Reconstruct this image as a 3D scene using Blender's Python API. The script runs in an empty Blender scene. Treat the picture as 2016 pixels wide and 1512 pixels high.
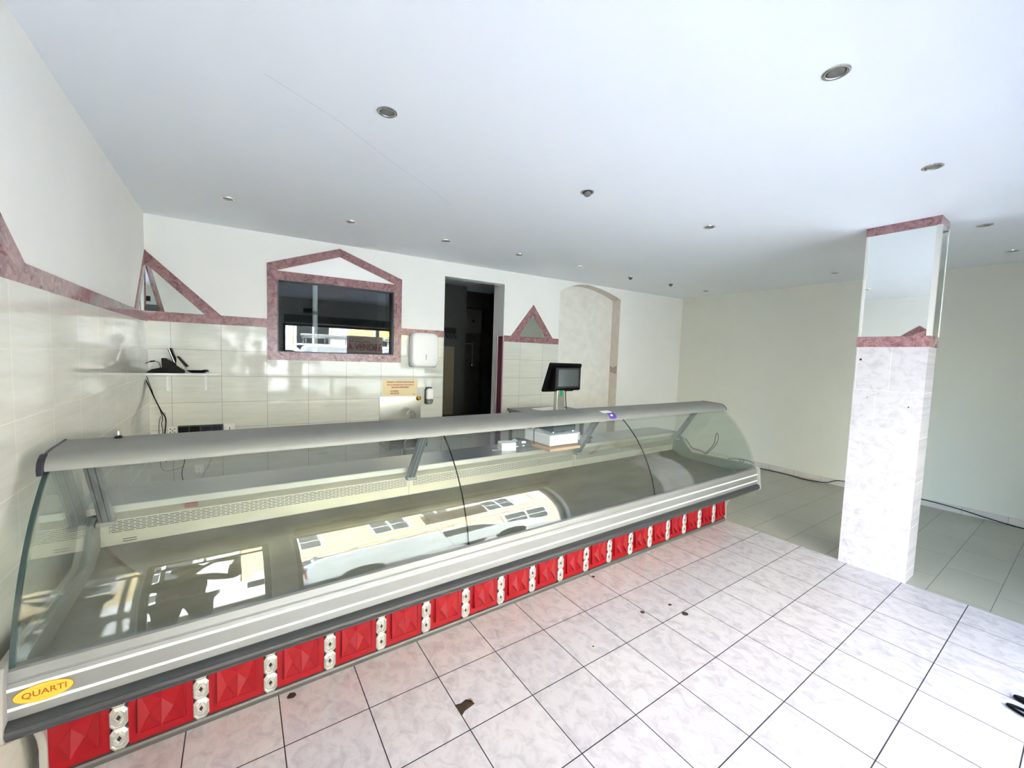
import bpy, bmesh, math, random
from math import sin, cos, pi, radians, sqrt, atan2
from mathutils import Vector, Matrix
random.seed(7)
S = bpy.context.scene
COL = S.collection

# ------------------------------------------------------------------ helpers
def lin(r, g, b):
    def f(c):
        c /= 255.0
        return c / 12.92 if c <= 0.04045 else ((c + 0.055) / 1.055) ** 2.4
    return (f(r), f(g), f(b), 1.0)

class MB:
    """collects geometry, builds ONE mesh object"""
    def __init__(s):
        s.v, s.f, s.m = [], [], []
    def add(s, vs, fs, m=0):
        o = len(s.v)
        s.v += [tuple(p) for p in vs]
        for f in fs:
            s.f.append([i + o for i in f]); s.m.append(m)
        return s
    def box(s, x0, x1, y0, y1, z0, z1, m=0):
        vs = [(x, y, z) for z in (z0, z1) for y in (y0, y1) for x in (x0, x1)]
        return s.add(vs, [(0, 2, 3, 1), (4, 5, 7, 6), (0, 1, 5, 4), (2, 6, 7, 3), (0, 4, 6, 2), (1, 3, 7, 5)], m)
    def obox(s, c, ax, ay, az, m=0):
        """oriented box: centre + three half-extent vectors"""
        c, ax, ay, az = Vector(c), Vector(ax), Vector(ay), Vector(az)
        vs = [c + i * ax + j * ay + k * az for k in (-1, 1) for j in (-1, 1) for i in (-1, 1)]
        return s.add(vs, [(0, 2, 3, 1), (4, 5, 7, 6), (0, 1, 5, 4), (2, 6, 7, 3), (0, 4, 6, 2), (1, 3, 7, 5)], m)
    def prism(s, prof, a0, a1, axis='x', m=0, caps=True):
        """closed 2-D profile extruded along an axis. x:(y,z)  y:(x,z)  z:(x,y)"""
        def P(p, a):
            return (a, p[0], p[1]) if axis == 'x' else (p[0], a, p[1]) if axis == 'y' else (p[0], p[1], a)
        n = len(prof)
        vs = [P(p, a0) for p in prof] + [P(p, a1) for p in prof]
        fs = [(i, (i + 1) % n, (i + 1) % n + n, i + n) for i in range(n)]
        if caps:
            fs += [tuple(range(n))[::-1], tuple(range(n, 2 * n))]
        return s.add(vs, fs, m)
    def tube(s, pts, r, n=8, m=0, caps=True):
        pts = [Vector(p) for p in pts]
        rs = r if isinstance(r, (list, tuple)) else [r] * len(pts)
        N = len(pts); vs = []; up = None
        for i, p in enumerate(pts):
            t = (pts[min(i + 1, N - 1)] - pts[max(i - 1, 0)])
            if t.length < 1e-9: t = Vector((0, 0, 1))
            t.normalize()
            if up is None:
                up = t.orthogonal().normalized()
            up = (up - up.dot(t) * t)
            if up.length < 1e-6: up = t.orthogonal()
            up.normalize(); w = t.cross(up)
            for k in range(n):
                a = 2 * pi * k / n
                vs.append(p + rs[i] * (cos(a) * up + sin(a) * w))
        fs = [(i * n + k, i * n + (k + 1) % n, (i + 1) * n + (k + 1) % n, (i + 1) * n + k) for i in range(N - 1) for k in range(n)]
        if caps:
            fs += [tuple(range(n))[::-1], tuple(range((N - 1) * n, N * n))]
        return s.add(vs, fs, m)
    def lathe(s, prof, c=(0, 0, 0), n=24, axis='z', m=0):
        vs, fs = [], []
        k = len(prof)
        for i in range(n):
            a = 2 * pi * i / n
            for (r, z) in prof:
                p = (r * cos(a), r * sin(a), z)
                if axis == 'y': p = (p[0], p[2], p[1])
                elif axis == 'x': p = (p[2], p[0], p[1])
                vs.append((c[0] + p[0], c[1] + p[1], c[2] + p[2]))
        for i in range(n):
            j = (i + 1) % n
            for q in range(k - 1):
                fs.append((i * k + q, j * k + q, j * k + q + 1, i * k + q + 1))
        return s.add(vs, fs, m)
    def quad(s, a, b, c, d, m=0):
        return s.add([a, b, c, d], [(0, 1, 2, 3)], m)
    def build(s, name, mats, parent=None, bevel=0, smooth=None, loc=None, rz=0.0):
        me = bpy.data.meshes.new(name)
        me.from_pydata(s.v, [], s.f)
        if not isinstance(mats, (list, tuple)): mats = [mats]
        for mt in mats: me.materials.append(mt)
        me.polygons.foreach_set('material_index', s.m)
        bm = bmesh.new(); bm.from_mesh(me)
        bmesh.ops.remove_doubles(bm, verts=bm.verts, dist=1e-6)
        bmesh.ops.recalc_face_normals(bm, faces=bm.faces)
        bm.to_mesh(me); bm.free()
        me.update()
        if smooth is not None:
            me.shade_smooth()
            me.set_sharp_from_angle(angle=radians(smooth))
        o = bpy.data.objects.new(name, me)
        COL.objects.link(o)
        if loc is not None: o.location = loc
        o.rotation_euler.z = rz
        if parent is not None: o.parent = parent
        if bevel:
            b = o.modifiers.new('bevel', 'BEVEL'); b.width = bevel; b.segments = 2
            b.limit_method = 'ANGLE'; b.angle_limit = radians(40)
        return o

def tag(o, label, cat, group=None):
    o['label'] = label; o['category'] = cat
    if group: o['group'] = group
    return o
def struct(o):
    o['kind'] = 'structure'; return o
def thing(name, label, cat, loc=(0, 0, 0), rz=0.0, group=None):
    o = bpy.data.objects.new(name, None); COL.objects.link(o)
    o.empty_display_size = 0.1
    o.location = loc; o.rotation_euler.z = rz
    return tag(o, label, cat, group)
def dup(root, loc=None, label=None):
    r = root.copy(); COL.objects.link(r)
    if loc is not None: r.location = loc
    if label: r['label'] = label
    for ch in list(root.children):
        c = ch.copy(); COL.objects.link(c); c.parent = r
        for g in list(ch.children):
            d = g.copy(); COL.objects.link(d); d.parent = c
    return r
def text(name, body, size, mat, parent, M, extrude=0.0004, align='CENTER', xs=1.0, shear=0.0, offset=0.0):
    cu = bpy.data.curves.new(name, 'FONT')
    cu.body = body; cu.size = size; cu.extrude = extrude; cu.align_x = align; cu.align_y = 'CENTER'
    cu.shear = shear; cu.offset = offset; cu.resolution_u = 3
    t = bpy.data.objects.new('tmp_text', cu); COL.objects.link(t)
    me = bpy.data.meshes.new_from_object(t)
    bpy.data.objects.remove(t); bpy.data.curves.remove(cu)
    me.transform(Matrix.Diagonal((xs, 1, 1, 1))); me.transform(M)
    me.name = name
    me.materials.clear(); me.materials.append(mat)
    o = bpy.data.objects.new(name, me); COL.objects.link(o)
    o.parent = parent
    return o
def catmull(pts, k=8):
    pts = [Vector(p) for p in pts]; out = []
    for i in range(len(pts) - 1):
        p0, p1, p2, p3 = pts[max(i - 1, 0)], pts[i], pts[i + 1], pts[min(i + 2, len(pts) - 1)]
        for j in range(k):
            t = j / k
            out.append(0.5 * ((2 * p1) + (p2 - p0) * t + (2 * p0 - 5 * p1 + 4 * p2 - p3) * t * t + (3 * p1 - p0 - 3 * p2 + p3) * t ** 3))
    out.append(pts[-1]); return out

# ------------------------------------------------------------------ materials
def newmat(name):
    m = bpy.data.materials.new(name); m.use_nodes = True
    nt = m.node_tree
    return m, nt, nt.nodes['Principled BSDF']
def N(nt, t, **kw):
    n = nt.nodes.new(t)
    for k, v in kw.items(): setattr(n, k, v)
    return n
def plain(name, col, rough=0.5, metal=0.0, spec=0.5, var=0.0, vscale=6.0, coat=0.0, emit=None, es=0.0):
    m, nt, b = newmat(name)
    b.inputs['Base Color'].default_value = col
    b.inputs['Roughness'].default_value = rough
    b.inputs['Metallic'].default_value = metal
    b.inputs['Specular IOR Level'].default_value = spec
    b.inputs['Coat Weight'].default_value = coat
    if var:
        tc = N(nt, 'ShaderNodeTexCoord'); no = N(nt, 'ShaderNodeTexNoise')
        no.inputs['Scale'].default_value = vscale; no.inputs['Detail'].default_value = 5
        nt.links.new(tc.outputs['Object'], no.inputs['Vector'])
        cr = N(nt, 'ShaderNodeValToRGB')
        cr.color_ramp.elements[0].position = 0.3; cr.color_ramp.elements[1].position = 0.7
        cr.color_ramp.elements[0].color = tuple(c * (1 - var) for c in col[:3]) + (1,)
        cr.color_ramp.elements[1].color = tuple(min(1, c * (1 + var)) for c in col[:3]) + (1,)
        nt.links.new(no.outputs['Fac'], cr.inputs['Fac']); nt.links.new(cr.outputs['Color'], b.inputs['Base Color'])
    return m
def coords(nt, order, off=(0, 0, 0)):
    """object coordinates re-ordered so that (u,v) lie on the surface; order is a string such as 'xz'"""
    tc = N(nt, 'ShaderNodeTexCoord'); sp = N(nt, 'ShaderNodeSeparateXYZ'); cb = N(nt, 'ShaderNodeCombineXYZ')
    nt.links.new(tc.outputs['Object'], sp.inputs[0])
    for i, ch in enumerate(order):
        a = N(nt, 'ShaderNodeMath', operation='SUBTRACT'); a.inputs[1].default_value = off[i]
        nt.links.new(sp.outputs['XYZ'.index(ch.upper())], a.inputs[0]); nt.links.new(a.outputs[0], cb.inputs[i])
    return cb.outputs[0], tc
def tiles(name, order, off, bw, rh, mortar, c1, c2, cg, rough, vein, veincol, vscale=(3, 3, 3), bond=0.0, bump=0.15, vein_lo=0.45, vein_hi=0.75, detail=8):
    m, nt, b = newmat(name)
    vec, tc = coords(nt, order, off)
    br = N(nt, 'ShaderNodeTexBrick', offset=bond, offset_frequency=2, squash=1.0)
    br.inputs['Scale'].default_value = 1.0
    br.inputs['Brick Width'].default_value = bw; br.inputs['Row Height'].default_value = rh
    br.inputs['Mortar Size'].default_value = mortar; br.inputs['Mortar Smooth'].default_value = 0.1
    br.inputs['Color1'].default_value = c1; br.inputs['Color2'].default_value = c2; br.inputs['Mortar'].default_value = cg
    nt.links.new(vec, br.inputs['Vector'])
    mp = N(nt, 'ShaderNodeMapping'); mp.inputs['Scale'].default_value = vscale
    nt.links.new(vec, mp.inputs[0])
    no = N(nt, 'ShaderNodeTexNoise'); no.inputs['Scale'].default_value = 1; no.inputs['Detail'].default_value = detail
    no.inputs['Roughness'].default_value = 0.65; no.inputs['Distortion'].default_value = 0.8
    nt.links.new(mp.outputs[0], no.inputs['Vector'])
    cr = N(nt, 'ShaderNodeValToRGB'); cr.color_ramp.elements[0].position = vein_lo; cr.color_ramp.elements[1].position = vein_hi
    nt.links.new(no.outputs['Fac'], cr.inputs['Fac'])
    mu = N(nt, 'ShaderNodeMath', operation='MULTIPLY'); mu.inputs[1].default_value = vein
    nt.links.new(cr.outputs['Color'], mu.inputs[0])
    mx = N(nt, 'ShaderNodeMix', data_type='RGBA')
    nt.links.new(mu.outputs[0], mx.inputs['Factor']); nt.links.new(br.outputs['Color'], mx.inputs[6])
    mx.inputs[7].default_value = veincol
    mg = N(nt, 'ShaderNodeMix', data_type='RGBA'); mg.inputs[7].default_value = cg
    nt.links.new(br.outputs['Fac'], mg.inputs['Factor']); nt.links.new(mx.outputs[2], mg.inputs[6])
    nt.links.new(mg.outputs[2], b.inputs['Base Color'])
    rr = N(nt, 'ShaderNodeMapRange'); rr.inputs['To Min'].default_value = rough; rr.inputs['To Max'].default_value = 0.8
    nt.links.new(br.outputs['Fac'], rr.inputs['Value']); nt.links.new(rr.outputs[0], b.inputs['Roughness'])
    if bump:
        iv = N(nt, 'ShaderNodeMath', operation='SUBTRACT'); iv.inputs[0].default_value = 1.0
        nt.links.new(br.outputs['Fac'], iv.inputs[1])
        bp = N(nt, 'ShaderNodeBump'); bp.inputs['Strength'].default_value = bump; bp.inputs['Distance'].default_value = 0.003
        nt.links.new(iv.outputs[0], bp.inputs['Height']); nt.links.new(bp.outputs[0], b.inputs['Normal'])
    return m
def marble(name, base, dark, light, order='xz', bw=0.28, rough=0.22):
    m, nt, b = newmat(name)
    vec, tc = coords(nt, order)
    no = N(nt, 'ShaderNodeTexNoise'); no.inputs['Scale'].default_value = 14; no.inputs['Detail'].default_value = 9
    no.inputs['Roughness'].default_value = 0.7; no.inputs['Distortion'].default_value = 1.5
    nt.links.new(tc.outputs['Object'], no.inputs['Vector'])
    cr = N(nt, 'ShaderNodeValToRGB'); e = cr.color_ramp.elements
    e[0].position = 0.33; e[0].color = dark; e[1].position = 0.68; e[1].color = light
    k = cr.color_ramp.elements.new(0.46); k.color = base
    nt.links.new(no.outputs['Fac'], cr.inputs['Fac'])
    vo = N(nt, 'ShaderNodeTexVoronoi', feature='DISTANCE_TO_EDGE'); vo.inputs['Scale'].default_value = 13
    wv = N(nt, 'ShaderNodeMix', data_type='RGBA'); wv.inputs['Factor'].default_value = 0.12
    nt.links.new(tc.outputs['Object'], wv.inputs[6]); nt.links.new(no.outputs['Color'], wv.inputs[7])
    nt.links.new(wv.outputs[2], vo.inputs['Vector'])
    lt = N(nt, 'ShaderNodeMath', operation='LESS_THAN'); lt.inputs[1].default_value = 0.022
    nt.links.new(vo.outputs['Distance'], lt.inputs[0])
    mu = N(nt, 'ShaderNodeMath', operation='MULTIPLY'); mu.inputs[1].default_value = 0.55
    nt.links.new(lt.outputs[0], mu.inputs[0])
    mx = N(nt, 'ShaderNodeMix', data_type='RGBA'); mx.inputs[7].default_value = dark
    nt.links.new(mu.outputs[0], mx.inputs['Factor']); nt.links.new(cr.outputs['Color'], mx.inputs[6])
    br = N(nt, 'ShaderNodeTexBrick', offset=0.0); br.inputs['Scale'].default_value = 1
    br.inputs['Brick Width'].default_value = bw; br.inputs['Row Height'].default_value = 50
    br.inputs['Mortar Size'].default_value = 0.0012
    mp = N(nt, 'ShaderNodeMapping'); mp.inputs['Location'].default_value = (0.045, 25, 0)
    nt.links.new(vec, mp.inputs[0]); nt.links.new(mp.outputs[0], br.inputs['Vector'])
    m2 = N(nt, 'ShaderNodeMix', data_type='RGBA'); m2.inputs[7].default_value = light
    nt.links.new(br.outputs['Fac'], m2.inputs['Factor']); nt.links.new(mx.outputs[2], m2.inputs[6])
    nt.links.new(m2.outputs[2], b.inputs['Base Color'])
    b.inputs['Roughness'].default_value = rough
    return m
def glass(name, tint, ior=1.5, rough=0.0):
    """thin architectural glass: see-through with fresnel reflection"""
    m = bpy.data.materials.new(name); m.use_nodes = True; nt = m.node_tree; nt.nodes.clear()
    out = N(nt, 'ShaderNodeOutputMaterial'); mix = N(nt, 'ShaderNodeMixShader'); tr = N(nt, 'ShaderNodeBsdfTransparent')
    gl = N(nt, 'ShaderNodeBsdfAnisotropic'); fr = N(nt, 'ShaderNodeFresnel'); geo = N(nt, 'ShaderNodeNewGeometry')
    tr.inputs['Color'].default_value = tint
    gl.inputs['Roughness'].default_value = rough
    # same reflectance seen from either face of the pane
    md = N(nt, 'ShaderNodeMix', data_type='FLOAT'); md.inputs[2].default_value = ior; md.inputs[3].default_value = 1.0 / ior
    nt.links.new(geo.outputs['Backfacing'], md.inputs[0])
    # Fresnel node inverts the ior on back faces, so feed it 1/ior there to keep one thin sheet
    nt.links.new(md.outputs[0], fr.inputs['IOR'])
    nt.links.new(fr.outputs[0], mix.inputs[0]); nt.links.new(tr.outputs[0], mix.inputs[1]); nt.links.new(gl.outputs[0], mix.inputs[2])
    nt.links.new(mix.outputs[0], out.inputs[0])
    return m
def steel(name, col, rough=0.32, metal=1.0, streak=0.25, order='xz', sc=(1.5, 60, 1)):
    m, nt, b = newmat(name)
    vec, tc = coords(nt, order)
    mp = N(nt, 'ShaderNodeMapping'); mp.inputs['Scale'].default_value = sc
    nt.links.new(vec, mp.inputs[0])
    no = N(nt, 'ShaderNodeTexNoise'); no.inputs['Scale'].default_value = 1; no.inputs['Detail'].default_value = 4
    nt.links.new(mp.outputs[0], no.inputs['Vector'])
    n2 = N(nt, 'ShaderNodeTexNoise'); n2.inputs['Scale'].default_value = 3.5; n2.inputs['Detail'].default_value = 6
    nt.links.new(tc.outputs['Object'], n2.inputs['Vector'])
    ad = N(nt, 'ShaderNodeMath', operation='ADD'); nt.links.new(no.outputs['Fac'], ad.inputs[0]); nt.links.new(n2.outputs['Fac'], ad.inputs[1])
    cr = N(nt, 'ShaderNodeMapRange'); cr.inputs['From Min'].default_value = 0.6; cr.inputs['From Max'].default_value = 1.4
    cr.inputs['To Min'].default_value = 1 - streak; cr.inputs['To Max'].default_value = 1 + streak
    nt.links.new(ad.outputs[0], cr.inputs['Value'])
    mu = N(nt, 'ShaderNodeVectorMath', operation='SCALE'); mu.inputs[0].default_value = col[:3]
    nt.links.new(cr.outputs[0], mu.inputs['Scale']); nt.links.new(mu.outputs[0], b.inputs['Base Color'])
    b.inputs['Metallic'].default_value = metal; b.inputs['Roughness'].default_value = rough
    return m

PAINT = plain('wall_paint', lin(242, 242, 236), 0.85, var=0.012, vscale=3, spec=0.3)
PLASTER = plain('niche_plaster', lin(235, 232, 223), 0.9, var=0.05, vscale=9, spec=0.2)
PLASTER_RAW = plain('raw_plaster_reveal', lin(212, 203, 191), 0.9, var=0.07, vscale=14, spec=0.2)
CEIL = plain('ceiling_paint', lin(241, 244, 247), 0.9, var=0.01, vscale=1.2, spec=0.2)
WALLTILE = tiles('cream_wall_tile', 'xz', (0.132, 0.05, 0), 0.3775, 0.25, 0.0016, lin(224, 225, 213), lin(218, 219, 208), lin(150, 143, 128),
                 0.055, 0.55, lin(202, 203, 191), (2.2, 22, 1), vein_lo=0.42, vein_hi=0.7)
LEFTTILE = tiles('cream_wall_tile_side', 'yz', (0.006, 0.05, 0), 0.3725, 0.25, 0.0016, lin(224, 225, 213), lin(218, 219, 208), lin(215, 212, 198),
                 0.055, 0.55, lin(202, 203, 191), (2.2, 22, 1), vein_lo=0.42, vein_hi=0.7)  # same tile with pale grout: glare on this wall put into the colour
BURG = marble('burgundy_marble_tile', lin(150, 110, 111), lin(100, 66, 69), lin(176, 142, 142))
BURG_L = marble('burgundy_marble_tile_side', lin(150, 110, 111), lin(100, 66, 69), lin(176, 142, 142), order='yz', rough=0.07)
FLOORLIGHT = tiles('pale_marbled_floor_tile', 'xy', (0, 0, 0), 0.33, 0.33, 0.0023, lin(202, 199, 203), lin(196, 193, 198), lin(34, 32, 35),
                   0.16, 0.6, lin(142, 138, 149), (17, 13, 1), vein_lo=0.44, vein_hi=0.74, bump=0.3, detail=10)
FLOORGREY = tiles('grey_floor_tile', 'xy', (3.67, 0.095, 0), 0.60, 0.302, 0.0022, lin(170, 169, 157), lin(165, 164, 153), lin(104, 100, 88),
                  0.22, 0.4, lin(164, 161, 148), (3, 3, 1), bond=0.5, bump=0.2)
PILLARTILE = tiles('pale_pillar_tile', 'yz', (-0.94, 0.083, 0), 0.20, 0.334, 0.0012, lin(200, 197, 199), lin(195, 192, 195), lin(218, 216, 215),
                   0.2, 0.6, lin(158, 153, 160), (14, 18, 1), bond=0.35, vein_lo=0.47, vein_hi=0.72, bump=0.2)
SKIRT = tiles('pale_skirting_tile', 'yz', (0.05, -3, 0), 0.33, 6.0, 0.0016, lin(212, 206, 197), lin(206, 200, 192), lin(140, 134, 124), 0.3, 0.4, lin(190, 184, 176), (6, 6, 1), bump=0.1)
MIRROR = plain('mirror', (0.86, 0.90, 0.88, 1), 0.015, 1.0)
ALU = steel('brushed_aluminium', lin(140, 142, 140), 0.5, 0.6, 0.05)
ALU_W = plain('white_inlay', lin(250, 250, 246), 0.35)
STEEL = steel('stainless_top', lin(172, 174, 170), 0.28, 0.9, 0.08, 'xy')
STEEL_P = steel('stainless_panel', lin(214, 211, 196), 0.34, 0.75, 0.12, 'xz', (2, 10, 1))
DECK = steel('dull_steel_deck', lin(148, 145, 133), 0.42, 0.75, 0.22, 'xy', (3, 8, 1))
STEEL_SINK = steel('satin_steel_sink', lin(205, 202, 192), 0.24, 1.0, 0.05, 'xz', (30, 1, 1))
HOOD = steel('brushed_hood_metal', lin(134, 136, 131), 0.5, 0.3, 0.04)
BUMPER = steel('dark_grey_bumper', lin(48, 52, 53), 0.42, 0.0, 0.12, 'xz', (1, 140, 1))
KICK = steel('dark_grey_kick_rail', lin(84, 84, 82), 0.4, 0.3, 0.1)
RED = plain('red_lacquer', lin(132, 1, 14), 0.42, spec=0.3, coat=0.06)
SILVER = plain('cast_silver', lin(190, 190, 186), 0.32, 0.65)
BLACK = plain('black_plastic', lin(5, 5, 6), 0.45, spec=0.18)
BLACKM = plain('black_matt', lin(9, 9, 10), 0.7)
NAVY = plain('navy_black_cap', lin(22, 22, 38), 0.35)
DARKGREY = plain('dark_grey_plastic', lin(70, 76, 78), 0.45)
GREYPL = plain('pale_grey_moulding', lin(146, 146, 140), 0.5)
WHITEPL = plain('white_plastic', lin(244, 244, 240), 0.3)
WHITEENAMEL = plain('white_enamel', lin(240, 242, 240), 0.25)
GREYCLEAR = plain('smoky_clear_plastic', lin(150, 154, 148), 0.2)
SCREEN = plain('dark_screen_glass', lin(74, 80, 82), 0.12)
CHROME = plain('chrome', lin(216, 216, 214), 0.14, 1.0)
CHROME_D = plain('dark_lamp_glass', lin(132, 132, 128), 0.25, 0.4)
GOLD = plain('yellow_brass', lin(216, 160, 42), 0.25, 0.7)
WOOD = plain('pale_chipboard', lin(208, 172, 138), 0.6, var=0.08, vscale=40)
PAPER = plain('cream_card', lin(240, 222, 176), 0.6)
PAPERW = plain('white_paper', lin(245, 245, 242), 0.7)
INKRED = plain('red_ink', lin(176, 36, 22), 0.6)
YELLOW = plain('yellow_badge', lin(228, 176, 52), 0.35)
BADGEINK = plain('badge_brown_ink', lin(150, 84, 18), 0.5)
PURPLE = plain('purple_sticker', lin(76, 52, 140), 0.4)
GREEN = plain('green_sticker', lin(18, 142, 84), 0.5)
BROWNTAG = plain('brown_tag', lin(140, 88, 86), 0.5)
GLASS = glass('clear_case_glass', (0.955, 0.98, 0.968, 1), 1.58)
GLASSEDGE = plain('green_glass_edge', lin(26, 44, 42), 0.15)
WGLASS = glass('window_glass', (0.86, 0.90, 0.90, 1), 1.65)
SHOPGLASS = glass('shop_front_glass', (0.97, 0.98, 0.98, 1))
DARKROOM = plain('dark_room_paint', lin(44, 46, 42), 0.9, var=0.1)  # unlit look of the back room is put into these dark colours
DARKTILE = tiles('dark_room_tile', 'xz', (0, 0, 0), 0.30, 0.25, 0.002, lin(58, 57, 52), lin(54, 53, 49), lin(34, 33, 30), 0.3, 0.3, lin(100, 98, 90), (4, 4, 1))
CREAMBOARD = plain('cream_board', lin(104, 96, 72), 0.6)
HOLE = plain('broken_tile_hole', lin(56, 42, 32), 0.95, var=0.4, vscale=60)
RUST = plain('rusty_rim', lin(150, 120, 92), 0.9)
JAMBEDGE = plain('pale_jamb_edge', lin(208, 190, 194), 0.5)

# perforated grille: dark slots with steel between them
def grille():
    m, nt, b = newmat('slotted_steel')
    vec, tc = coords(nt, 'xz', (0.0, 0.0035, 0))
    br = N(nt, 'ShaderNodeTexBrick', offset=0.5, offset_frequency=2)
    br.inputs['Scale'].default_value = 1; br.inputs['Brick Width'].default_value = 0.043; br.inputs['Row Height'].default_value = 0.0085
    br.inputs['Mortar Size'].default_value = 0.0026; br.inputs['Mortar Smooth'].default_value = 0.05
    nt.links.new(vec, br.inputs['Vector'])
    mx = N(nt, 'ShaderNodeMix', data_type='RGBA'); mx.inputs[6].default_value = lin(28, 28, 26); mx.inputs[7].default_value = lin(214, 211, 196)
    nt.links.new(br.outputs['Fac'], mx.inputs['Factor']); nt.links.new(mx.outputs[2], b.inputs['Base Color'])
    mr = N(nt, 'ShaderNodeMath', operation='MULTIPLY'); mr.inputs[1].default_value = 0.75
    nt.links.new(br.outputs['Fac'], mr.inputs[0]); nt.links.new(mr.outputs[0], b.inputs['Metallic'])
    b.inputs['Roughness'].default_value = 0.36
    return m
GRILLE = grille()
SKY_STRENGTH, SUN_STRENGTH, EXPOSURE = 0.95, 11.0, 2.35

# ================================================================== THE ROOM
H = 2.736
A_BW = radians(-3.58)
W0 = Vector((-1.112, 3.125, 0))
def bw(o):
    """place an object built in back-wall coordinates: x along the wall, y away from the room, z up"""
    o.location = W0; o.rotation_euler.z = A_BW; return o
LWX, A_LW = -1.114, radians(0.65)
def lw(o):
    o.location = (LWX, 0, 0); o.rotation_euler.z = A_LW; return o

# floor: pale marbled tiles in front, running-bond grey tiles beyond the pillar line
m = MB()
m.box(-1.4, 3.63, -2.6, 6.2, -0.15, 0.0, 0)
m.box(3.63, 6.5, -2.6, 6.2, -0.15, 0.0, 1)
floor = struct(m.build('floor', [FLOORLIGHT, FLOORGREY]))
# broken-out spots in the floor
def chip(x, y, pts, mat=HOLE):
    mm = MB(); n = len(pts)
    mm.add([(x + a, y + b, 0.0006) for a, b in pts] + [(x, y, 0.0006)], [(i, (i + 1) % n, n) for i in range(n)])
    return mm.build('tile_chip', mat, floor)
chip(0.338, -0.215, [(-0.012, 0.03), (0.02, 0.022), (0.045, 0.03), (0.066, 0.012), (0.07, -0.012), (0.04, -0.018), (0.015, -0.022), (-0.006, -0.036)])
chip(0.388, -0.2, [(0.0, 0.012), (0.018, 0.01), (0.022, -0.008), (0.005, -0.012)], RUST)
for (x, y, r) in ((1.629, -0.197, 0.016), (1.85, -0.242, 0.013), (1.851, -0.35, 0.021), (1.663, 0.262, 0.013), (-0.28, 0.255, 0.02), (1.14, -0.25, 0.006), (3.77, 0.06, 0.004)):
    chip(x, y, [(r * (0.8 + 0.35 * random.random()) * cos(t * pi / 5), r * (0.8 + 0.35 * random.random()) * 0.9 * sin(t * pi / 5)) for t in range(10)])

# ceiling
def sag(x, y):      # the plasterboard dips a little round the pillar
    dx, dy = max(0.0, 3.61 - x, x - 3.846), max(0.0, -1.007 - y, y + 0.603)
    return -0.064 * math.exp(-(dx * dx + dy * dy) / 0.16)
m = MB(); nx, ny = 130, 140
gx = [-1.5 + 8.1 * i / nx for i in range(nx + 1)]; gy = [-2.62 + 8.82 * j / ny for j in range(ny + 1)]
m.add([(x, y, H + sag(x, y)) for y in gy for x in gx] + [(-1.5, -2.62, H + 0.3), (6.6, -2.62, H + 0.3), (6.6, 6.2, H + 0.3), (-1.5, 6.2, H + 0.3)],
      [(j * (nx + 1) + i, (j + 1) * (nx + 1) + i, (j + 1) * (nx + 1) + i + 1, j * (nx + 1) + i + 1) for j in range(ny) for i in range(nx)])
k0 = (nx + 1) * (ny + 1); row = lambda j: [j * (nx + 1) + i for i in range(nx + 1)]; colm = lambda i: [j * (nx + 1) + i for j in range(ny + 1)]
m.f += [row(0) + [k0 + 1, k0], row(ny)[::-1] + [k0 + 3, k0 + 2], colm(0)[::-1] + [k0, k0 + 3], colm(nx) + [k0 + 2, k0 + 1], [k0, k0 + 1, k0 + 2, k0 + 3]]; m.m += [0] * 5
ceiling = struct(m.build('ceiling', CEIL, smooth=30))
# long hairline crack in the plaster
m = MB()
for pts in ([(-0.37, 0.35), (-0.05, 0.52), (0.30, 0.78), (0.66, 1.02), (0.9, 1.2)],):
    for a, b in zip(pts[:-1], pts[1:]):
        d = (Vector(b) - Vector(a)).normalized(); w = Vector((-d.y, d.x)) * 0.0009
        m.add([(a[0] - w.x, a[1] - w.y, H - 0.0004), (a[0] + w.x, a[1] + w.y, H - 0.0004), (b[0] + w.x, b[1] + w.y, H - 0.0004), (b[0] - w.x, b[1] - w.y, H - 0.0004)], [(0, 1, 2, 3)])
m.build('plaster_crack', plain('crack_grey', lin(196, 198, 200), 0.9), ceiling)

# walls
m = MB(); m.box(-0.3, 0, -2.62, 3.35, 0, H)
wall_left = struct(lw(m.build('wall_left', PAINT)))
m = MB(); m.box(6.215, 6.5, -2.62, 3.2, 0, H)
wall_right = struct(m.build('wall_right', plain('dimmed_wall_paint', lin(222, 222, 209), 0.85, var=0.012, vscale=3, spec=0.3)))  # same wall paint, its weaker light on this side put into the colour
m = MB()
T = 0.14
m.box(-0.3, 0.98, 0, T, 0, H); m.box(0.98, 2.16, 0, T, 0, 1.556); m.box(0.98, 2.16, 0, T, 2.292, H)
m.box(2.16, 2.78, 0, T, 0, H); m.box(2.78, 3.632, 0, T, 2.557, H); m.box(3.632, 4.565, 0, 0.30, 0, H)
# arched niche: reveal polygon above the arch
arch = [(4.565, 2.577), (4.70, 2.640), (4.83, 2.685), (4.96, 2.712), (5.073, 2.722), (5.20, 2.712), (5.36, 2.690), (5.52, 2.655), (5.66, 2.615), (5.793, 2.565)]
m.prism(arch + [(5.793, H), (4.565, H)], 0, 0.30, 'y', 0)
m.box(5.793, 7.5, 0, 0.30, 0, H)
wall_back = struct(bw(m.build('wall_back', PAINT)))
m = MB()
m.box(4.565, 5.793, 0.18, 0.30, 0, H, 0)
bw_n = m.build('niche_back', PLASTER, wall_back)
m = MB()   # rough plastered reveal of the niche (right side and arch soffit)
m.box(5.7925, 5.794, 0.001, 0.18, 0, 2.565, 0)
for a, b in zip(arch[:-1], arch[1:]):
    m.quad((a[0], 0.001, a[1] - 0.0008), (b[0], 0.001, b[1] - 0.0008), (b[0], 0.18, b[1] - 0.0008), (a[0], 0.18, a[1] - 0.0008))
m.build('niche_reveal', PLASTER_RAW, wall_back)
m = MB()
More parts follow.
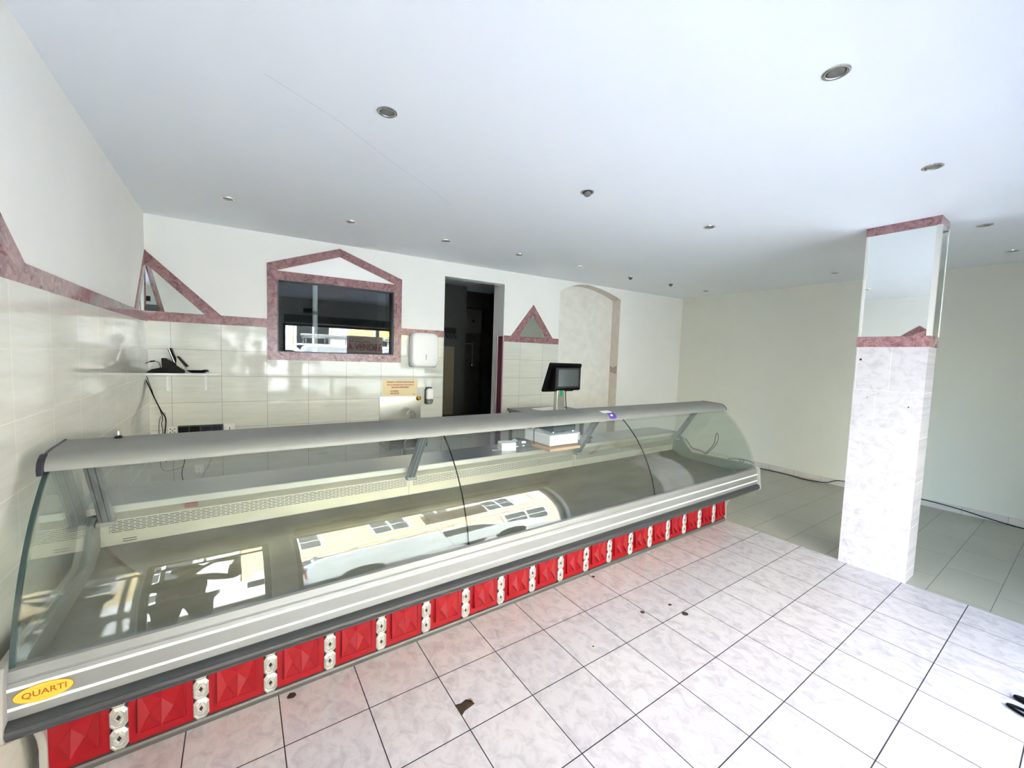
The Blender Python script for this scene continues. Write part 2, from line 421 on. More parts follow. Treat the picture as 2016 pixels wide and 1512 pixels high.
m.add([(5.7922, 0.02, 1.36), (5.7922, 0.17, 1.39), (5.7922, 0.172, 1.49), (5.7922, 0.09, 1.475), (5.7922, 0.015, 1.50)], [(0, 1, 2, 3, 4)])
m.build('plaster_patch', plain('patch_brown', lin(168, 152, 138), 0.9, var=0.2, vscale=50), wall_back)

# front wall with the shop door and the shop window (behind the photographer; seen mirrored in the glass)
FY0, FY1 = -2.60, -2.35
m = MB()
m.box(-1.4, -1.08, FY0, FY1, 0, H); m.box(-0.20, 0.0, FY0, FY1, 0, H); m.box(3.30, 6.5, FY0, FY1, 0, H)
m.box(-1.08, -0.20, FY0, FY1, 2.16, H); m.box(0.0, 3.30, FY0, FY1, 2.18, H)
wall_front = struct(m.build('wall_front', plain('front_wall_paint', lin(240, 240, 234), 0.85)))
FRAME = plain('dark_window_frame', lin(74, 78, 78), 0.4)
def bars(name, x0, x1, z1, extra, y=-2.48):
    mm = MB(); w = 0.05
    mm.box(x0, x0 + w, y - 0.03, y + 0.03, 0, z1); mm.box(x1 - w, x1, y - 0.03, y + 0.03, 0, z1)
    mm.box(x0 + w, x1 - w, y - 0.03, y + 0.03, z1 - w, z1); mm.box(x0 + w, x1 - w, y - 0.03, y + 0.03, 0.0, 0.09)
    for e in extra: mm.box(e[0], e[1], y - 0.025, y + 0.025, e[2], e[3])
    return struct(mm.build(name, FRAME))
door1 = bars('door_1', -1.08, -0.20, 2.16, [(-1.03, -0.25, 1.93, 1.98), (-0.985, -0.955, 0.09, 1.93), (-0.70, -0.68, 1.98, 2.11)])
mm = MB(); mm.box(-1.03, -0.25, -2.483, -2.477, 0.09, 2.11); mm.build('door_glass', SHOPGLASS, door1)
win2 = bars('window_2', 0.0, 3.30, 2.18, [])
mm = MB(); mm.box(0.05, 3.25, -2.483, -2.477, 0.09, 2.13); mm.build('window_glass', SHOPGLASS, win2)
mm = MB(); mm.box(0.02, 3.28, -2.35, -2.14, 2.19, 2.355)
shutter = struct(mm.build('trim_9', plain('shutter_box_grey', lin(96, 100, 100), 0.6), bevel=0.01)); shutter['label'] = 'grey roller shutter box over the shop window'
mm = MB(); mm.box(0.40, 0.68, -2.35, -2.335, 2.43, 2.53)
for i in range(9): mm.box(0.415 + i * 0.029, 0.428 + i * 0.029, -2.335, -2.33, 2.44, 2.52)
tag(mm.build('ventilation_grille', BLACKM), 'small black ventilation grille high on the street wall, seen mirrored in the dark interior window', 'vent')

# skirting along the right wall
m = MB(); m.box(6.203, 6.215, -2.35, 2.68, 0, 0.082)
struct(m.build('baseboard_right', SKIRT))

# ---- tile cladding, bands and frames on the back wall
CT = 0.008
m = MB()
m.box(-0.05, 0.90, -CT, 0, 0, 1.80); m.box(0.90, 2.24, -CT, 0, 0, 1.48); m.box(2.24, 2.78, -CT, 0, 0, 1.80)
m.box(3.645, 4.562, -CT, 0, 0, 1.795)
m.build('tile_cladding', WALLTILE, wall_back)
m = MB(); m.box(0, CT, -2.35, 3.14, 0, 1.785)
m.build('tile_cladding', LEFTTILE, wall_left)
BT = 0.011
def poly(m, pts, t=BT, mi=0): m.prism(pts, -t, 0, 'y', mi)
m = MB(); m.box(-0.045, 0.89, -BT, 0, 1.80, 1.886)
struct(bw(m.build('trim_1', BURG)))['label'] = 'burgundy marble band on the back wall left of the gabled window'
m = MB(); m.box(2.245, 2.781, -BT, 0, 1.80, 1.878)
struct(bw(m.build('trim_2', BURG)))['label'] = 'burgundy marble band between gabled window and doorway'
m = MB(); m.box(3.640, 4.562, -BT, 0, 1.792, 1.873)
struct(bw(m.build('trim_3', BURG)))['label'] = 'short burgundy marble band right of the doorway'
m = MB(); m.box(0, BT, -2.35, 3.14, 1.785, 1.862)
struct(lw(m.build('trim_4', BURG_L)))['label'] = 'burgundy marble band along the left wall'
# triangle that folds round the corner
m = MB(); poly(m, [(-0.045, 2.433), (-0.045, 2.318), (0.385, 1.886), (0.512, 1.886)])
t5 = struct(bw(m.build('trim_5', BURG))); t5['label'] = 'sloping burgundy leg of the corner triangle on the back wall'
m = MB(); poly(m, [(-0.045, 2.318), (-0.045, 1.886), (0.385, 1.886)], 0.004); m.build('mirror_panel', MIRROR, t5)
m = MB(); m.prism([(3.135, 2.43), (3.135, 2.315), (2.715, 1.862), (2.595, 1.862)], 0, BT, 'x')
t6 = struct(lw(m.build('trim_6', BURG_L))); t6['label'] = 'sloping burgundy leg of the corner triangle on the left wall'
m = MB(); m.prism([(3.135, 2.315), (3.135, 1.862), (2.715, 1.862)], 0, 0.004, 'x'); m.build('mirror_panel', MIRROR, t6)
# triangle at the near end of the left wall
m = MB(); m.prism([(0.515, 1.862), (0.372, 1.862), (-0.05, 2.175), (-0.47, 1.862), (-0.613, 1.862), (-0.05, 2.285)], 0, BT, 'x')
t7 = struct(lw(m.build('trim_7', BURG_L))); t7['label'] = 'burgundy triangle at the near end of the left wall'
m = MB(); m.prism([(0.372, 1.862), (-0.05, 2.175), (-0.47, 1.862)], 0, 0.004, 'x'); m.build('mirror_panel', MIRROR, t7)
# gabled window surround
W = dict(l=0.890, r=2.245, b=1.472, e=2.443, il=0.980, ir=2.158, ib=1.556, it=2.292, bt=2.384, ap=(1.568, 2.689), iap=(1.568, 2.601))
m = MB()
poly(m, [(W['l'], W['b']), (W['il'], W['ib']), (W['il'], W['bt']), (W['l'], W['e'])])
poly(m, [(W['r'], W['b']), (W['ir'], W['ib']), (W['ir'], W['bt']), (W['r'], W['e'])])
poly(m, [(W['l'], W['b']), (W['r'], W['b']), (W['ir'], W['ib']), (W['il'], W['ib'])])
poly(m, [(W['il'], W['it']), (W['ir'], W['it']), (W['ir'], W['bt'] - 0.006), (W['il'], W['bt'] - 0.006)])
poly(m, [(W['l'], W['e']), (W['il'], W['bt']), W['iap'], W['ap']])
poly(m, [(W['r'], W['e']), (W['ir'], W['bt']), W['iap'], W['ap']])
t8 = struct(bw(m.build('trim_8', BURG))); t8['label'] = 'house-shaped burgundy marble surround of the interior window'
m = MB(); poly(m, [(W['il'], W['bt'] - 0.006), (W['ir'], W['bt'] - 0.006), W['iap']], 0.004); m.build('white_panel', plain('white_gloss_panel', lin(254, 254, 252), 0.1), t8)
# the interior window: two sliding panes
m = MB()
m.box(0.980, 0.992, 0.004, 0.10, 1.556, 2.292); m.box(2.146, 2.158, 0.004, 0.10, 1.556, 2.292)
m.box(0.992, 2.146, 0.004, 0.10, 1.556, 1.566); m.box(0.992, 2.146, 0.004, 0.10, 2.284, 2.292)
w1 = struct(bw(m.build('window_1', DARKGREY))); w1['label'] = 'dark interior window reflecting the street'
m = MB(); m.box(-0.539, 0.539, -0.0025, 0.0025, 1.566, 2.284); m.build('sliding_pane', WGLASS, w1, loc=(1.531, 0.040, 0), rz=radians(1.75))
m = MB(); m.box(-0.08, 0.08, -0.0025, 0.0025, 1.566, 2.284); m.build('sliding_pane', WGLASS, w1, loc=(2.066, 0.075, 0), rz=radians(1.75))
# small triangle right of the doorway
m = MB()
poly(m, [(3.750, 1.873), (3.866, 1.873), (4.104, 2.189), (4.103, 2.326)]); poly(m, [(4.452, 1.873), (4.336, 1.873), (4.104, 2.189), (4.103, 2.326)])
t10 = struct(bw(m.build('trim_10', BURG))); t10['label'] = 'small burgundy triangle right of the doorway'
m = MB(); poly(m, [(3.866, 1.873), (4.336, 1.873), (4.104, 2.189)], 0.004); m.build('mirror_panel', MIRROR, t10)
# doorway jambs
m = MB()
m.box(3.617, 3.632, 0.002, 0.139, 0, 1.862, 0); m.box(3.606, 3.617, 0.118, 0.139, 0, 1.862, 1); m.box(3.632, 3.646, -0.010, 0.002, 0, 1.80, 1)
struct(bw(m.build('trim_11', [plain('deep_burgundy_tile', lin(112, 66, 70), 0.3, var=0.2, vscale=30), JAMBEDGE])))['label'] = 'burgundy tiled jamb on the right of the doorway'

# ---- dark room behind
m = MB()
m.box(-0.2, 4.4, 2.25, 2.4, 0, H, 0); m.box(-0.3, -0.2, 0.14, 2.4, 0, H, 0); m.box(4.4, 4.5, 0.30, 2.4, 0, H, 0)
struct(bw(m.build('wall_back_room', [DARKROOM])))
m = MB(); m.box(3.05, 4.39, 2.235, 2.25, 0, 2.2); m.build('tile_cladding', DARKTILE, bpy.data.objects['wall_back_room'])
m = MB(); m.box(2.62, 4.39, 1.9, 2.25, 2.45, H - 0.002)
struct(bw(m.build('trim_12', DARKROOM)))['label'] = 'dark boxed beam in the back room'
# pillar with tile, mirrors, bands
pil = thing('pillar', 'white tiled square pillar with mirrored upper half standing on the floor edge', 'pillar', (3.61, -0.603, 0))
P = MB(); P.box(0.012, 0.232, -0.402, -0.004, 0, H); P.build('plaster_core', PAINT, pil)
P = MB(); P.box(0, 0.012, -0.404, 0, 0, 1.752); P.box(0.012, 0.236, -0.404, -0.402, 0, 1.752); P.box(0.012, 0.236, -0.004, 0, 0, 1.752); P.box(0.232, 0.236, -0.402, -0.004, 0, 1.752)
o = P.build('tile_cladding', PILLARTILE, pil)
def ring(z0, z1, name, t=0.004):
    P = MB(); P.box(-t, 0.012, -0.404 - t, t, z0, z1); P.box(0.012, 0.236 + t, -0.404 - t, -0.402, z0, z1); P.box(0.012, 0.236 + t, -0.004, t, z0, z1); P.box(0.232, 0.236 + t, -0.402, -0.004, z0, z1)
    P.build(name, BURG_L, pil)
ring(1.752, 1.832, 'burgundy_band'); ring(2.610, 2.672, 'burgundy_band')
P = MB(); P.box(0.004, 0.012, -0.384, -0.018, 1.832, 2.610); P.build('mirror_panel', MIRROR, pil)
P = MB(); P.box(0.030, 0.218, -0.410, -0.402, 1.832, 2.610); P.build('mirror_panel', MIRROR, pil)
P = MB(); P.add([(0.003, -0.385, 1.833), (0.003, -0.385, 1.875), (0.003, -0.300, 1.833)], [(0, 1, 2)]); P.build('broken_tile_shard', BURG_L, pil)
for (x0, x1, y0, y1) in ((0.0, 0.030, -0.412, -0.384), (0.0, 0.022, -0.018, 0.0), (0.218, 0.238, -0.412, -0.39)):
    P = MB(); P.box(x0, x1, y0, y1, 1.832, 2.610); P.build('corner_strip', plain('white_pvc', lin(206, 206, 198), 0.35), pil)
P = MB()
for (y, z, r) in ((-0.03, 1.655, 0.009), (-0.09, 1.36, 0.004), (-0.33, 1.31, 0.005)):
    P.add([(-0.0008, y + r * cos(t * pi / 4), z + r * sin(t * pi / 4)) for t in range(8)], [tuple(range(8))])
P.build('screw_hole', HOLE, pil)

# ================================================================== DISPLAY CASE
L = 4.64
case = thing('display_case', 'long refrigerated butcher display case with curved glass and red embossed front', 'display case', (-1.04, 0.0, 0), radians(0.5))
# kick rail at the floor
m = MB(); m.prism([(0.30, 0), (0.281, 0), (0.279, 0.018), (0.283, 0.027), (0.30, 0.030)], 0.0, L, 'x'); m.build('kick_rail', KICK, case)
# inner body
m = MB(); m.box(0.03, L - 0.03, 0.31, 1.185, 0.012, 0.40); m.box(0.03, L - 0.03, 0.93, 1.185, 0.40, 0.772)
m.build('cabinet_body', GREYPL, case)
m = MB(); m.box(0.0, L, 0.298, 0.31, 0.03, 0.40); m.build('front_board', BLACKM, case)
m = MB(); m.prism([(0.06, 0.40), (0.06, 0.52), (0.92, 0.53), (0.92, 0.40)], 0.0, L, 'x'); m.build('tub', GREYPL, case)

# red embossed panels between the cast silver strips
first, pitch, sw = 0.184, 0.2489, 0.052
edges = [0.0] + [first + pitch * k for k in range(18)] + [L - 0.02]
YF = 0.292
def red_panel(x0, x1, cut):
    m = MB()
    z0, z1 = 0.030, 0.385
    xc = (x0 + x1) / 2 if not cut else (x1 - 0.1 if cut < 0 else x0 + 0.1)
    m.box(x0, x1, YF, YF + 0.006, z0, z1)
    # raised relief: frame line, and two facetted points meeting in a W
    def V(x, z, h): return (xc + x, YF - h, z)
    for (a, b) in (((-0.078, 0.062), (-0.078, 0.25)), ((0.078, 0.062), (0.078, 0.25))):
        if x0 + 0.004 < xc + a[0] < x1 - 0.004:
            m.box(xc + a[0] - 0.0015, xc + a[0] + 0.0015, YF - 0.0025, YF, a[1], b[1])
    if not cut: m.box(xc - 0.078, xc + 0.078, YF - 0.002, YF, 0.058, 0.062)
    A, Lf, D, R, B = V(-0.07, 0.068, .019), V(-0.036, 0.128, .003), V(0, 0.074, .022), V(0.036, 0.128, .003), V(0.07, 0.068, .019)
    U, TL, TR, TC = V(0, 0.175, .003), V(-0.07, 0.235, .002), V(0.07, 0.235, .002), V(0, 0.235, .012)
    for (p, q) in ((A, Lf), (Lf, D), (D, R), (R, B), (D, U), (A, TL), (B, TR)):
        if all(x0 + 0.003 < t[0] < x1 - 0.003 for t in (p, q)): m.tube([p, q], 0.0013, 5)
    A0, B0, D0, L0, R0 = V(-0.07, 0.066, 0), V(0.07, 0.066, 0), V(0, 0.072, 0), V(-0.036, 0.126, 0), V(0.036, 0.126, 0)
    fs = [(A, Lf, TL), (Lf, D, U), (D, R, U), (R, B, TR), (Lf, U, TL), (U, R, TR), (U, TC, TL), (U, TR, TC), (A0, L0, Lf, A), (L0, D0, D, Lf), (D0, R0, R, D), (R0, B0, B, R), (A0, A, TL), (B0, TR, B)]
    for f in fs:
        if all(x0 + 0.002 < p[0] < x1 - 0.002 for p in f):
            m.add(f, [tuple(range(len(f)))])
    return m
for i in range(19):
    a = edges[i] + (sw / 2 if i else 0.0); b = edges[i + 1] - (sw / 2 if i < 18 else 0.0)
    red_panel(a, b, -1 if i == 0 else (1 if i == 18 else 0)).build('red_panel', RED, case)
def oct_ring(m, cx, cz, w, h, k, y, mi):
    """elongated octagon / diamond outline at scale k"""
    pts = [(-0.5, -1), (0.5, -1), (1, -0.6), (1, 0.6), (0.5, 1), (-0.5, 1), (-1, 0.6), (-1, -0.6)]
    return [(cx + w * k * p[0], y, cz + h * k * p[1]) for p in pts]
def strip(xc):
    s = MB()
    s.box(xc - sw / 2, xc + sw / 2, YF + 0.001, YF + 0.006, 0.030, 0.385, 1)
    for k in range(4):
        cz = 0.072 + 0.0845 * k
        w, h = 0.0262, 0.0445
        rings = [(1.0, 0.0), (1.0, 0.007), (0.86, 0.010), (0.80, 0.006), (0.66, 0.010), (0.60, 0.006)]
        prev = None
        for (q, y) in rings:
            cur = oct_ring(s, xc, cz, w, h, q, YF - y, 0)
            if prev:
                n = 8; s.add(prev + cur, [(i, (i + 1) % n, (i + 1) % n + n, i + n) for i in range(n)], 0)
            prev = cur
        # concentric diamonds inside
        def dia(q, y): return [(xc, YF - y, cz - h * q), (xc + w * q * 1.05, YF - y, cz), (xc, YF - y, cz + h * q), (xc - w * q * 1.05, YF - y, cz)]
        s.add(prev, [tuple(range(8))], 0)
        pd = None
        for (q, y) in ((0.62, 0.006), (0.58, 0.0105), (0.47, 0.0105), (0.42, 0.0065)):
            c = dia(q, y)
            if pd: s.add(pd + c, [(i, (i + 1) % 4, (i + 1) % 4 + 4, i + 4) for i in range(4)], 0)
            pd = c
        hole = dia(0.27, 0.0068)
        s.add(pd + hole, [(i, (i + 1) % 4, (i + 1) % 4 + 4, i + 4) for i in range(4)], 0)
        s.add(hole, [(0, 1, 2, 3)], 1)
    return s
for k in range(18):
    strip(first + pitch * k).build('ornament_strip', [SILVER, BLACKM], case)

# bumper, front rail with two white inlay lines
m = MB()
m.prism([(0.05, 0.457), (0.010, 0.457), (-0.006, 0.452), (-0.014, 0.443), (-0.010, 0.438), (-0.016, 0.431), (-0.014, 0.418), (-0.008, 0.414), (-0.008, 0.408), (0.002, 0.400), (0.05, 0.400)], 0.0, L, 'x')
m.prism([(0.05, 0.457), (0.05, 0.395), (0.296, 0.385), (0.296, 0.40), (0.08, 0.41), (0.07, 0.457)], 0.0, L, 'x')
m.build('bumper', BUMPER, case, smooth=50)
m = MB()
m.prism([(0.013, 0.457), (0.014, 0.482), (0.0145, 0.55), (0.018, 0.566), (0.0205, 0.568), (0.0205, 0.572), (0.019, 0.574), (0.025, 0.600), (0.034, 0.605), (0.060, 0.605), (0.060, 0.457)], 0.0, L, 'x')
m.build('front_rail', ALU, case)
for (z, y) in ((0.549, 0.0145), (0.489, 0.0142)):
    m = MB(); m.prism([(y - 0.0018, z - 0.0045), (y - 0.0018, z + 0.0045), (y + 0.003, z + 0.0045), (y + 0.003, z - 0.0045)], 0.0, L, 'x'); m.build('white_inlay', ALU_W, case)

# end panels
prof = [(0.28, 0), (0.283, 0.08), (0.285, 0.14), (0.27, 0.19), (0.24, 0.243), (0.19, 0.29), (0.12, 0.33), (0.05, 0.365), (0.0, 0.396), (-0.018, 0.412), (-0.022, 0.435), (-0.016, 0.462), (-0.002, 0.600), (0.01, 0.624), (0.04, 0.628), (0.20, 0.630), (0.60, 0.618), (0.69, 0.618), (0.74, 0.66), (0.80, 0.757), (0.86, 0.774), (1.185, 0.774), (1.185, 0)]
for (a, b) in ((-0.022, 0.0), (L, L + 0.014)):
    m = MB(); m.prism(prof, a, b, 'x'); m.build('end_panel', GREYPL, case, bevel=0.004)
# inner side linings
for (a, b) in ((0.0, 0.028), (L - 0.028, L)):
    m = MB(); m.prism([(0.06, 0.52), (0.06, 0.615), (0.20, 0.622), (0.60, 0.612), (0.69, 0.612), (0.74, 0.655), (0.80, 0.752), (0.87, 0.768), (0.93, 0.768), (0.93, 0.52)], a, b, 'x'); m.build('side_lining', plain('grey_lining', lin(108, 115, 107), 0.4), case, bevel=0.003)

# deck, back panel, grille in three modules
mods = [(0.028, 1.5465), (1.5485, 3.0955), (3.0975, L - 0.028)]
for (a, b) in mods:
    m = MB(); m.prism([(0.905, 0.603), (0.86, 0.588), (0.79, 0.558), (0.75, 0.552), (0.06, 0.536), (0.06, 0.520), (0.76, 0.536), (0.92, 0.560)], a, b, 'x'); m.build('deck_tray', DECK, case, smooth=25)
    m = MB(); m.prism([(0.888, 0.776), (0.903, 0.730), (0.905, 0.605), (0.93, 0.605), (0.93, 0.776)], a, b, 'x'); m.build('back_panel', STEEL_P, case)
    m = MB(); m.box(a + 0.03, b - 0.012, 0.9015, 0.904, 0.668, 0.727); m.build('slotted_grille', GRILLE, case)
for x in (0.10, 0.42):
    pass
m = MB()
for z in (0.628, 0.617): m.box(0.105, 0.155, 0.9035, 0.906, z, z + 0.003)
m.build('drain_slot', BLACKM, case)
# rear worktop
m = MB(); m.box(-0.01, L + 0.01, 0.872, 1.20, 0.776, 0.812); m.build('rear_worktop', STEEL, case, bevel=0.004)
m = MB(); m.box(-0.008, L + 0.008, 0.868, 0.8722, 0.778, 0.809); m.build('worktop_lit_edge', STEEL_P, case)  # paler strip on the same steel top, painting its lit front
m = MB(); m.box(0.345, 0.40, 0.862, 0.872, 0.752, 0.775); m.build('hanging_tag', BROWNTAG, case)

# canopy (hood)
hood = [(0.350, 1.119), (0.350, 1.131), (0.356, 1.147), (0.368, 1.160), (0.386, 1.170), (0.410, 1.1765), (0.440, 1.180), (0.610, 1.186), (0.612, 1.168), (0.44, 1.160), (0.400, 1.150), (0.378, 1.136), (0.362, 1.118)]
m = MB(); m.prism(hood, 0.0, L, 'x'); m.build('canopy', HOOD, case, smooth=30)
m = MB(); m.prism([(0.340, 1.106), (0.338, 1.130), (0.346, 1.153), (0.360, 1.166), (0.378, 1.176), (0.392, 1.178), (0.392, 1.160), (0.37, 1.14), (0.362, 1.106)], -0.014, 0.004, 'x'); m.build('canopy_end_cap', NAVY, case, bevel=0.003)
m = MB(); m.prism([(0.39, 1.178), (0.43, 1.184), (0.612, 1.189), (0.612, 1.160), (0.42, 1.150)], -0.006, 0.0, 'x'); m.build('canopy_end_trim', DARKGREY, case)
m = MB(); m.prism([(p[0] - 0.004 if p[0] < 0.37 else p[0], p[1] + 0.003 if p[1] > 1.165 else p[1]) for p in hood], L, L + 0.008, 'x'); m.build('canopy_end_cap', DARKGREY, case)

# curved front glass, three panes
gc, gr = (0.860, 0.440), 0.8422
a0, a1 = atan2(0.600 - gc[1], 0.0335 - gc[0]), atan2(1.128 - gc[1], 0.372 - gc[0])
NA = 40
def arc(r): return [(gc[0] + r * cos(a0 + (a1 - a0) * i / NA), gc[1] + r * sin(a0 + (a1 - a0) * i / NA)) for i in range(NA + 1)]
outer, inner = arc(gr), arc(gr - 0.009)
panes = [(0.004, 1.5465), (1.5495, 3.0955), (3.0985, L - 0.004)]
for (a, b) in panes:
    m = MB(); n = NA + 1
    vs = [(a, y, z) for y, z in outer] + [(b, y, z) for y, z in outer] + [(a, y, z) for y, z in inner] + [(b, y, z) for y, z in inner]
    for i in range(NA): m_f = None
    m.add(vs, [(i, i + 1, n + i + 1, n + i) for i in range(NA)] + [(2 * n + i, 3 * n + i, 3 * n + i + 1, 2 * n + i + 1) for i in range(NA)], 0)
    m.add(vs, [(i, 2 * n + i, 2 * n + i + 1, i + 1) for i in range(NA)] + [(n + i, n + i + 1, 3 * n + i + 1, 3 * n + i) for i in range(NA)] + [(0, n, 3 * n, 2 * n), (n - 1, 3 * n - 1, 4 * n - 1, 2 * n - 1)], 1)
    m.build('curved_front_glass', [GLASS, GLASSEDGE if b < 4 else GLASS], case, smooth=30)
m = MB(); o2, i2 = arc(gr + 0.0008), arc(gr - 0.0098); n = NA + 1
vs = [(0.0, y, z) for y, z in o2] + [(0.012, y, z) for y, z in o2] + [(0.0, y, z) for y, z in i2] + [(0.012, y, z) for y, z in i2]
m.add(vs, [(i, i + 1, n + i + 1, n + i) for i in range(NA)] + [(2 * n + i, 3 * n + i, 3 * n + i + 1, 2 * n + i + 1) for i in range(NA)] + [(i, 2 * n + i, 2 * n + i + 1, i + 1) for i in range(NA)] + [(n + i, n + i + 1, 3 * n + i + 1, 3 * n + i) for i in range(NA)])
m.build('glass_edge_seal', plain('dark_teal_edge', lin(36, 58, 56), 0.2), case, smooth=30)
# end glass panes
for (a, b) in ((0.010, 0.016), (L - 0.016, L - 0.010)):
    pts = [(y + 0.004, z) for y, z in arc(gr - 0.013)] + [(0.60, 1.165), (0.60, 1.13), (0.845, 0.765), (0.80, 0.752), (0.74, 0.655), (0.69, 0.612), (0.20, 0.62)]
    m = MB(); n = len(pts)
    m.add([(a, y, z) for y, z in pts] + [(b, y, z) for y, z in pts], [tuple(range(n)), tuple(range(2 * n - 1, n - 1, -1))], 0)
    m.add([(a, y, z) for y, z in pts] + [(b, y, z) for y, z in pts], [(i, i + n, (i + 1) % n + n, (i + 1) % n) for i in range(n)], 1)
    m.build('end_glass', [GLASS, GLASS], case)
# canopy posts
POST = steel('satin_post', lin(150, 154, 153), 0.38, 0.6, 0.05)
for xc in (0.062, 1.540, 3.088, L - 0.055):
    f, t = Vector((xc, 0.852, 0.752)), Vector((xc, 0.578, 1.165))
    d = (t - f).normalized(); side = Vector((1, 0, 0)); nrm = side.cross(d)
    m = MB(); m.obox((f + t) / 2, side * 0.024, nrm * 0.020, d * (t - f).length / 2)
    p = m.build('canopy_post', POST, case, bevel=0.002)
    m = MB()
    for off in (-0.011, 0.011):
        m.obox((f + t) / 2 + side * off + nrm * -0.0205, side * 0.0018, nrm * 0.0008, d * ((t - f).length / 2 - 0.006))
        m.obox((f + t) / 2 + side * off + nrm * 0.0205, side * 0.0018, nrm * 0.0008, d * ((t - f).length / 2 - 0.006))
    m.build('post_groove', DARKGREY, p)
    m = MB(); m.obox((xc, 0.845, 0.742), (0.033, 0, 0), (0, 0.026, 0), (0, 0, 0.010)); m.build('post_foot', GREYPL, case, bevel=0.002)

# oval yellow maker's badge on the rail
m = MB(); cxb, czb = 0.074, 0.519
ell = [(cxb + 0.062 * cos(t * pi / 20), 0.0125 - 0.0016, czb + 0.0265 * sin(t * pi / 20)) for t in range(40)]
ell2 = [(p[0], 0.0146, p[2]) for p in ell]
m.add(ell + ell2, [tuple(range(40))] + [(i, (i + 1) % 40, (i + 1) % 40 + 40, i + 40) for i in range(40)])
badge = m.build('oval_badge', YELLOW, case)
m = MB(); rim = [(cxb + 0.064 * cos(t * pi / 20), 0.0122, czb + 0.0285 * sin(t * pi / 20)) for t in range(40)]
m.add([(p[0], 0.0121, p[2]) for p in rim], [tuple(range(40))]); m.build('badge_rim', plain('badge_rim_brown', lin(150, 100, 40), 0.5), badge)
RX = Matrix.Rotation(radians(90), 4, 'X')
text('badge_lettering', 'QUARTI', 0.0255, BADGEINK, badge, Matrix.Translation((cxb + 0.002, 0.0105, czb)) @ RX, 0.0002, xs=1.02, offset=0.0004)
m = MB()
for (z, w) in ((czb + 0.0155, 0.028), (czb - 0.0155, 0.03), (czb - 0.0195, 0.016)): m.box(cxb - w, cxb + w, 0.0104, 0.0108, z - 0.0008, z + 0.0008)
m.build('badge_small_print', plain('badge_small_ink', lin(214, 160, 60), 0.5), badge)

# purple and white sticker on the canopy nose, screw knob on top
stk = [(2.872, 1.0), (2.93, 1.0), (3.018, 0.62), (3.016, 0.40), (2.99, 0.22), (2.965, 0.24), (2.915, 0.55)]
def nose(u):   # point on the canopy nose, u=0 lip .. 1 top
    pts = [(0.350, 1.125), (0.3515, 1.137), (0.357, 1.1485), (0.368, 1.1605), (0.386, 1.1705), (0.410, 1.177), (0.440, 1.1805), (0.475, 1.182)]
    q = max(0, min(0.9999, u)) * (len(pts) - 1); i = int(q); f = q - i
    return (pts[i][0] + f * (pts[i + 1][0] - pts[i][0]) - 0.0016, pts[i][1] + f * (pts[i + 1][1] - pts[i][1]) + 0.0014)
def patch(name, x0, x1, u0, u1, mat, lift=0.0, skew=0.0):
    m = MB(); n = 10; vs = []
    for i in range(n + 1):
        u = u0 + (u1 - u0) * i / n; y, z = nose(u)
        k = (u - u0) / (u1 - u0)
        xa = x0 + skew * (1 - k); xb = x1 - 0.0 * k
        # rounded lower end
        e = max(0.0, 1 - k * 4); xa += 0.018 * e * e; xb -= 0.018 * e * e
        vs += [(xa, y - lift, z + lift), (xb, y - lift, z + lift)]
    m.add(vs, [(2 * i, 2 * i + 1, 2 * i + 3, 2 * i + 2) for i in range(n)])
    return m.build(name, mat, case)
patch('purple_sticker', 2.925, 3.005, 0.06, 0.62, PURPLE)
patch('white_sticker_end', 2.905, 3.000, 0.60, 0.90, PAPERW, 0.0004, -0.02)
patch('sticker_print', 2.945, 2.968, 0.30, 0.45, PAPERW, 0.0006)
m = MB(); m.lathe([(0, 0), (0.013, 0), (0.014, 0.004), (0.010, 0.010), (0.0, 0.012)], (0.158, 0.575, 1.186)); m.lathe([(0.0, 0.008), (0.003, 0.010), (0.003, 0.028), (0, 0.029)], (0.158, 0.575, 1.186), 10, m=1)
m.build('screw_knob', [NAVY, WHITEPL], case, smooth=40)

# ================================================================== THINGS
RC = Matrix.Rotation(radians(0.5), 4, 'Z')
def cw(x, d, z): return Vector((-1.04, 0, 0)) + RC @ Vector((x, d, z))
RB = Matrix.Rotation(A_BW, 4, 'Z')
def bwp(s, y, z): return W0 + RB @ Vector((s, y, z))
def bthing(name, label, cat, s, z, y=-0.008, group=None):
    return thing(name, label, cat, bwp(s, y, z), A_BW, group)

# ---- recessed ceiling spots
LR = 0.047
def spot(kind):
    t = thing('recessed_spotlight', 'spot', 'ceiling light', (0, 0, H))
    m = MB(); m.lathe([(0.0475, -0.0002), (0.0465, -0.004), (0.041, -0.006), (0.035, -0.0055), (0.0325, -0.003), (0.0325, -0.0005)], n=36)
    m.build('trim_ring', CHROME, t, smooth=50)
    if kind == 'flat':
        m = MB(); m.lathe([(0.0325, -0.001), (0.0285, -0.0012)], n=36, m=0); m.lathe([(0.0285, -0.0012), (0.0275, -0.0035), (0.012, -0.003), (0.0, -0.0028)], n=36, m=1)
        m.build('lamp', [BLACKM, CHROME_D], t, smooth=40)
    else:
        m = MB(); m.lathe([(0.0325, -0.001), (0.0, -0.001)], n=36); m.build('dark_recess', BLACKM, t)
        m = MB(); m.lathe([(0.012, 0.0), (0.0235, -0.026), (0.0245, -0.030), (0.022, -0.0315), (0.0, -0.029)], n=28)
        b = m.build('dropped_lamp', CHROME_D, t, smooth=40); b.rotation_euler = (radians(-24), radians(14), 0); b.location = (-0.004, -0.004, 0.004)
    return t
flat = spot('flat'); tilt = spot('tilt')
